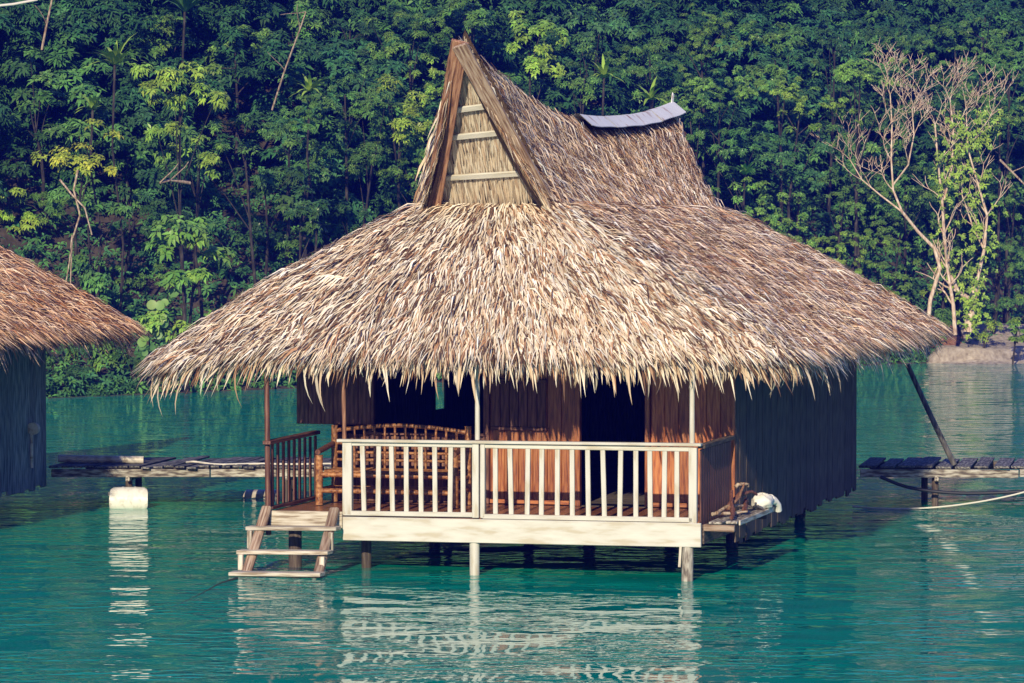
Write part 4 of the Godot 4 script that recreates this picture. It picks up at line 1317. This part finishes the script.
func make_forest():
	for e in TREES:
		var k: Array = KIND[e[2]]
		var r: Vector3 = e[1]
		var ll: float = k[2] * [0.75, 1.0, 1.35, 0.85, 1.15][rng.randi() % 5]
		var total := int(e[4] * r.x * r.y / (ll * ll) * 3.6)
		var tint: Color = TINT[e[3]]
		var label: String = e[5] if e.size() > 5 else GROUPS[e[2]][0]
		var group: String = GROUPS[e[2]][1]
		tree(k[0], label, k[1], group, e[0], r, ll, total, tint.lerp(Color(tint.r * 1.5, tint.g * 1.1, tint.b * 0.7), rng.randf()), k[3] * rng.randf_range(0.6, 1.5), 0.035 + 0.010 * r.x, 4 + rng.randi() % 5, rng.randf_range(0.26, 0.55))
	# undergrowth: low leaves over the foot of the slope
	var ub := Bag.new()
	for i in 15000:
		var x := rng.randf_range(-16.0, 19.0)
		var d := 0.2 + 11.0 * pow(rng.randf(), 1.3)
		var z := -(shore(x) + d)
		var p := Vector3(x, ground(x, z) + rng.randf_range(0.0, 0.9) * rng.randf(), z)
		rosette(ub, p, Vector3(rng.randfn(0, .4), 0.8, 0.7).normalized(), rng.randf_range(0.12, 0.24), 5, 0.4, 0.5, [TINT["dark"], TINT["mid"], TINT["teal"]][i % 3])
	var uo := part(self, "undergrowth", ub.mesh(), M["leaf_matt"])
	uo.set_meta("kind", "stuff")
	uo.set_meta("label", "low leafy undergrowth covering the foot of the slope")
	uo.set_meta("category", "undergrowth")
	# the rest of the wood: fills the slope behind and above, reads as one mass
	var kinds := []
	for i in 5:
		kinds.append(crown(Vector3(2.3, 1.9, 1.6), 0.17, 620, [TINT["dark"], TINT["dark"], TINT["teal"], TINT["mid"], TINT["dark"]][i], 0.5)[0])
	for i in 5:
		var xf := []
		for k in 150:
			var x := rng.randf_range(-42, 48)
			var d := rng.randf_range(9.0, 48.0)
			if k < 75:
				x = rng.randf_range(-17, 24)
				d = rng.randf_range(8.0, 24.0)
			var z := -(shore(x) + d)
			var y := ground(x, z) + rng.randf_range(0.6, 2.4)
			var b := Basis(Vector3.UP, rng.randf_range(-0.8, 0.8)).scaled(Vector3.ONE * rng.randf_range(0.8, 1.35) * (1.0 + d * 0.012))
			xf.append(Transform3D(b, Vector3(x, y, z)))
		var mm := MultiMesh.new()
		mm.transform_format = MultiMesh.TRANSFORM_3D
		mm.mesh = kinds[i]
		mm.instance_count = xf.size()
		for k in xf.size():
			mm.set_instance_transform(k, xf[k])
		var o := MultiMeshInstance3D.new()
		o.name = node_name("wood")
		o.multimesh = mm
		o.material_override = M["leaf_matt"]
		add_child(o)
		o.set_meta("kind", "stuff")
		o.set_meta("label", "dense dark green wood covering the hillside behind the trees")
		o.set_meta("category", "wood")
		o.set_meta("group", "wood on the hillside")

# bare branching
func grow(st: SurfaceTool, p: Vector3, d: Vector3, l: float, r: float, level: int):
	var pts := [p]
	var rad := [r]
	var n := 4
	var dd := d
	var q := p
	for i in n:
		dd = (dd + Vector3(rng.randfn(0, 0.17), rng.randfn(0.05, 0.10), rng.randfn(0, 0.12))).normalized()
		q = q + dd * l / n
		pts.append(q)
		rad.append(r * (1.0 - 0.42 * (i + 1) / n))
	tube_into(st, pts, rad, 6 if level > 2 else 4, false)
	if level <= 0:
		return
	var kids := 2 + (1 if rng.randf() < 0.8 else 0)
	for k in kids:
		var a := rng.randf_range(0.25, 0.75) * (1 if k % 2 == 0 else -1)
		var side := Vector3(cos(rng.randf() * TAU) * 0.5 + a * 1.6, rng.randf_range(-0.1, 0.3), rng.randf_range(-0.6, 0.6))
		var nd := (dd + side * 0.62).normalized()
		nd.y = maxf(nd.y, 0.12)
		var s: Vector3 = pts[n] if k < 2 else pts[2 + rng.randi() % 2]
		grow(st, s, nd.normalized(), l * rng.randf_range(0.58, 0.85), maxf(r * 0.55, 0.009), level - 1)

func limb(st: SurfaceTool, pts: Array, r0: float, r1: float, level: int, l: float, twigs := true):
	var rad := []
	for i in pts.size():
		rad.append(lerpf(r0, r1, float(i) / (pts.size() - 1)))
	tube_into(st, pts, rad, 8)
	if not twigs:
		return
	for i in range(1, pts.size()):
		var d: Vector3 = (pts[i] - pts[i - 1]).normalized()
		for s in ([-1, 1] if i < pts.size() - 1 else [-1, 0, 1]):
			if i == 1 and s == 1:
				continue
			var nd := (d + Vector3(s * rng.randf_range(0.5, 0.9), 0.15, rng.randf_range(-0.5, 0.5))).normalized()
			grow(st, pts[i], nd, l * rng.randf_range(0.75, 1.15), rad[i] * 0.6, level)

const BARE := [
	["leafless pale tree forking low, its long limb sweeping towards the thatched roof", [[Vector3(12.42, 0.82, -100.60), Vector3(12.54, 1.90, -100.60), Vector3(12.83, 2.86, -100.60), Vector3(12.65, 3.46, -100.60), Vector3(12.17, 3.94, -100.60), Vector3(11.65, 4.54, -100.30)], [Vector3(11.65, 4.54, -100.30), Vector3(11.38, 5.19, -100.30), Vector3(11.32, 6.09, -100.30), Vector3(11.34, 7.13, -100.30), Vector3(11.28, 8.03, -100.30)], [Vector3(11.65, 4.54, -100.30), Vector3(11.02, 5.05, -100.60), Vector3(10.48, 5.50, -100.60), Vector3(10.12, 6.10, -100.60)], [Vector3(11.38, 5.34, -100.30), Vector3(11.79, 5.93, -100.00), Vector3(11.96, 6.83, -100.00), Vector3(11.90, 7.57, -100.00)]], [[.09, .06, 0, .9], [.05, .022, 3, .58], [.04, .02, 2, .75], [.04, .02, 3, .55]]],
	["leafless pale tree with a thick pinkish trunk wrapped in climbing leaves", [[Vector3(13.75, 1.23, -101.10), Vector3(13.86, 1.89, -101.10), Vector3(13.98, 2.34, -101.10)], [Vector3(13.86, 1.89, -101.10), Vector3(13.41, 2.14, -100.90), Vector3(13.11, 2.80, -100.90), Vector3(12.97, 3.85, -100.80), Vector3(12.91, 4.90, -100.80), Vector3(12.76, 5.95, -100.60), Vector3(12.66, 7.14, -100.60)], [Vector3(13.98, 2.34, -101.10), Vector3(14.22, 3.40, -101.10), Vector3(14.30, 4.45, -101.10), Vector3(14.03, 5.35, -101.10), Vector3(13.72, 6.41, -101.10), Vector3(13.66, 7.46, -101.10)], [Vector3(12.97, 4.90, -100.80), Vector3(13.22, 5.95, -100.90), Vector3(13.26, 7.00, -101.00), Vector3(13.16, 7.90, -101.00)], [Vector3(13.72, 6.41, -101.10), Vector3(14.16, 7.01, -101.20), Vector3(14.47, 7.55, -101.30)], [Vector3(14.22, 3.40, -101.10), Vector3(13.87, 4.15, -101.20), Vector3(13.56, 5.05, -101.20), Vector3(13.50, 6.11, -101.20)]], [[.20, .16, 0, .9], [.10, .03, 1, .8], [.075, .024, 2, .75], [.05, .022, 3, .55], [.04, .02, 2, .7], [.045, .02, 2, .7]], 8.0],
	["slim leafless sapling stub leaning beside the thick pinkish trunk", [[Vector3(13.29, 1.15, -100.60), Vector3(13.23, 1.75, -100.60), Vector3(13.13, 2.35, -100.60), Vector3(13.01, 3.04, -100.60)]], [[.09, .05, 1, .6]]],
]
func make_bare_trees():
	for e in BARE:
		var o: Vector3 = e[1][0][0]
		o.y = minf(o.y, ground(o.x, o.z)) if o.y > 0.6 else o.y
		var t := thing("bare_tree", e[0], "bare tree", "leafless trees above the beach", Transform3D(Basis(), o))
		for k in e[1].size():
			var st := SurfaceTool.new()
			st.begin(Mesh.PRIMITIVE_TRIANGLES)
			var pts := []
			for p in e[1][k]:
				pts.append(p - o)
			if k == 0:
				pts[0].y -= 0.3
			limb(st, pts, e[2][k][0] * 0.75, e[2][k][1] * 0.75, e[2][k][2], e[2][k][3], e[2][k][2] > 0)
			part(t, "trunk" if k == 0 else "limb", st.commit(), M["bare_bark"][0])
		if e.size() > 3:
			# climbing leaves on its trunk
			var bag := Bag.new()
			for i in 420:
				var pl: Array = e[1][rng.randi() % e[1].size()]
				var j := rng.randi() % (pl.size() - 1)
				var p: Vector3 = pl[j].lerp(pl[j + 1], rng.randf()) - o + Vector3(rng.randfn(0, 0.22), rng.randfn(0, 0.25), rng.randfn(0.08, 0.15))
				if p.y > e[3]:
					continue
				rosette(bag, p, Vector3(rng.randfn(0, .4), 0.5, 0.8).normalized(), 0.13, 6, 0.5, 0.6, TINT["light"])
			part(t, "ivy", bag.mesh(), M["leaf"])

# spiky plants (screw palms), hanging vines, dead boughs and the round-leaved climber
func spiky(label: String, c: Vector3, l: float, n: int, col: Color):
	var base := Vector3(c.x, minf(ground(c.x, c.z - 1.0), c.y - 1.0), c.z - 0.6)
	var t := thing("screw_palm", label, "palm", "spiky palms on the slope", Transform3D(Basis(), base))
	var top := c - base
	part(t, "stem", tube([Vector3(0, -0.3, 0), top * 0.35 + Vector3(0.15, 0, 0), top * 0.7 + Vector3(-0.08, 0, 0.1), top], [.04, .032, .03, .035], 6), M["bark"][1])
	for i in n:
		var a := TAU * i / n * 2.4 + rng.randf_range(-.2, .2)
		var rise := rng.randf_range(0.1, 1.5)
		var d := Vector3(cos(a), rise, sin(a) * 0.7 + 0.25).normalized()
		var bag := Bag.new()
		var f := rng.randf_range(0.8, 1.25)
		var side := d.cross(Vector3.UP).normalized()
		var p := Vector3.ZERO
		var flips := []
		var ll := l * rng.randf_range(0.75, 1.1)
		for s in 5:
			var w: float = 0.055 * [0.7, 1.0, 0.9, 0.6, 0.05][s]
			bag.v.append(p - side * w)
			bag.v.append(p + side * w)
			var nn := side.cross(d).normalized()
			var flip := nn.y < 0
			if flip:
				nn = -nn
			flips.append(flip)
			for k in 2:
				bag.n.append(nn)
				bag.c.append(Color(col.r * f, col.g * f, col.b * f))
			p += d * ll / 4.0
			d = (d + Vector3(0, -0.28, 0)).normalized()
		for s in 4:
			if flips[s]:
				bag.i.append_array([s * 2, s * 2 + 1, s * 2 + 2, s * 2 + 1, s * 2 + 3, s * 2 + 2])
			else:
				bag.i.append_array([s * 2, s * 2 + 2, s * 2 + 1, s * 2 + 1, s * 2 + 2, s * 2 + 3])
		part(t, "blade_leaf", bag.mesh(), M["leaf_matt"], Transform3D(Basis(), top))

const SPIKY := [
	["spiky palm on a long bare stem above the drooping-leaved trees", Vector3(-9.92, 8.12, -84.00), 1.00, 26, "lime"],
	["small spiky palm half hidden below the long-stemmed one", Vector3(-10.60, 7.03, -85.00), 0.70, 18, "light"],
	["spiky palm standing alone before the dark wood", Vector3(-5.32, 7.63, -88.50), 0.75, 20, "lime"],
	["large palm with long hanging blades high on the slope", Vector3(-8.75, 9.83, -90.00), 1.30, 26, "mid"],
	["spiky palm behind the roof peak, its lower neighbour to the right", Vector3(2.57, 8.25, -94.00), 0.85, 22, "light"],
	["spiky palm just above the sheet-metal ridge", Vector3(3.88, 7.65, -94.50), 0.80, 20, "light"],
	["spiky palm in the wood beside the bent ridge end", Vector3(6.69, 5.58, -96.50), 0.70, 18, "bright"],
]
const VINES := [
	["pale twisted vine hanging from the yellow-green tree", [Vector3(-10.66, 5.47, -82.50), Vector3(-10.75, 4.98, -82.40), Vector3(-10.60, 4.37, -82.40), Vector3(-10.81, 3.75, -82.50), Vector3(-10.88, 2.28, -82.60)], 0.030, "hanging_vine", "vine"],
	["second pale vine crossing the twisted one", [Vector3(-11.10, 5.23, -82.50), Vector3(-10.78, 4.86, -82.30), Vector3(-10.47, 4.54, -82.30), Vector3(-10.31, 3.88, -82.40)], 0.028, "hanging_vine", "vine"],
	["long vine dangling straight down above the smaller roof", [Vector3(-10.77, 3.88, -82.20), Vector3(-10.83, 3.27, -82.20), Vector3(-10.93, 2.65, -82.20), Vector3(-11.00, 2.04, -82.20)], 0.020, "hanging_vine", "vine"],
	["pale bare bough in the shade between the drooping trees", [Vector3(-8.05, 5.17, -84.00), Vector3(-8.51, 5.24, -83.60), Vector3(-8.74, 5.17, -83.40)], 0.045, "dead_bough", "bough"],
	["leaning bare bough high up beside the lone spiky palm", [Vector3(-6.28, 7.14, -88.00), Vector3(-5.91, 8.16, -87.50), Vector3(-5.52, 9.20, -87.50), Vector3(-5.36, 9.67, -87.50)], 0.028, "dead_bough", "bough"],
	["two-forked bare bough at the top of the slope", [Vector3(-12.30, 8.71, -88.00), Vector3(-12.17, 9.36, -88.00), Vector3(-12.03, 10.01, -88.00), Vector3(-11.95, 10.53, -88.00)], 0.035, "dead_bough", "bough"],
	["thin leaning bough at the edge of the wood beyond the bare trees", [Vector3(14.89, 6.13, -102.50), Vector3(15.18, 5.76, -102.00), Vector3(15.73, 5.21, -102.00)], 0.040, "dead_bough", "bough"],
]
const ROUND := [
	Vector3(-8.77, 1.10, -81.20), Vector3(-8.81, 1.46, -81.20), Vector3(-8.72, 1.77, -81.20), Vector3(-8.52, 2.06, -81.20), Vector3(-8.33, 2.35, -81.20)
]
func make_slope_plants():
	for e in SPIKY:
		spiky(e[0], e[1], e[2], e[3], TINT[e[4]])
	for e in VINES:
		var o: Vector3 = e[1][0]
		var t := thing(e[3], e[0], e[4], "", Transform3D(Basis(), o))
		var pts := []
		for i in e[1].size():
			pts.append(e[1][i] - o)
		var st := SurfaceTool.new()
		st.begin(Mesh.PRIMITIVE_TRIANGLES)
		var rad := []
		for i in pts.size():
			rad.append(e[2] * lerpf(1.0, 0.55, float(i) / pts.size()))
		tube_into(st, pts, rad, 6)
		part(t, "stem", st.commit(), M["dry_wood"][1] if e[4] == "bough" else M["dry_wood"][0])
		if e[4] == "bough":
			for i in range(1, pts.size()):
				var tw := SurfaceTool.new()
				tw.begin(Mesh.PRIMITIVE_TRIANGLES)
				grow(tw, pts[i], Vector3(rng.randf_range(-1, 1), rng.randf_range(-0.2, 0.8), 0.2).normalized(), 0.7, e[2] * 0.5, 0)
				part(t, "twig", tw.commit(), M["dry_wood"][1])
	# round-leaved climber: every leaf on its own
	var o: Vector3 = ROUND[0] + Vector3(0, -0.4, -0.1)
	var t := thing("round_leaf_climber", "climber with large round pale green leaves between the two roofs", "climber", "", Transform3D(Basis(), o))
	var pts := []
	for p in ROUND:
		pts.append(p - o - Vector3(0, 0, 0.1))
	var rr := []
	for p in ROUND:
		rr.append(0.02)
	part(t, "stem", tube(pts, rr, 5), M["bark"][0])
	var disc := SurfaceTool.new()
	disc.begin(Mesh.PRIMITIVE_TRIANGLES)
	for k in 12:
		var a := TAU * k / 12
		var b := TAU * (k + 1) / 12
		for q in [Vector3(0, 0, 0.0), Vector3(sin(b), cos(b), 0.18), Vector3(sin(a), cos(a), 0.18)]:
			disc.add_vertex(q * Vector3(0.11, 0.12, 0.12))
	disc.generate_normals()
	var dm := disc.commit()
	var gm := []
	for c in [lin(.14, .27, .06), lin(.10, .22, .06), lin(.19, .30, .08)]:
		var m := StandardMaterial3D.new()
		m.albedo_color = c
		m.roughness = 0.5
		gm.append(m)
	for i in 26:
		var j := rng.randi() % (ROUND.size() - 1)
		var p: Vector3 = ROUND[j].lerp(ROUND[j + 1], rng.randf()) - o + Vector3(rng.randf_range(-0.25, 0.25), rng.randf_range(-0.15, 0.15), rng.randf_range(0.05, 0.2))
		var b := Basis.from_euler(Vector3(rng.randf_range(-0.9, 0.1), rng.randf_range(-0.7, 0.7), rng.randf() * TAU)).scaled(Vector3.ONE * rng.randf_range(0.7, 1.2))
		part(t, "round_leaf", dm, gm[i % 3], Transform3D(b, p))
	# red earth bank under the bare trees
	var st := SurfaceTool.new()
	st.begin(Mesh.PRIMITIVE_TRIANGLES)
	st.set_smooth_group(0)
	var G := []
	for i in 13:
		var row := []
		for j in 9:
			var x := 11.6 + i * 0.22
			var z := -101.6 - j * 0.2
			var u := 1.0 - pow(absf(i - 6.0) / 6.0, 2.0)
			row.append(Vector3(x, 0.2 + u * (0.25 + 0.11 * j) * 1.0 + land.get_noise_2d(x * 14.0, z * 14.0) * 0.16, z))
		G.append(row)
	for i in 12:
		for j in 8:
			for q in [G[i][j], G[i][j + 1], G[i + 1][j + 1], G[i][j], G[i + 1][j + 1], G[i + 1][j]]:
				st.add_vertex(q)
	st.generate_normals()
	var eb := part(self, "earth_bank", st.commit(), M["red_earth"])
	eb.set_meta("kind", "structure")
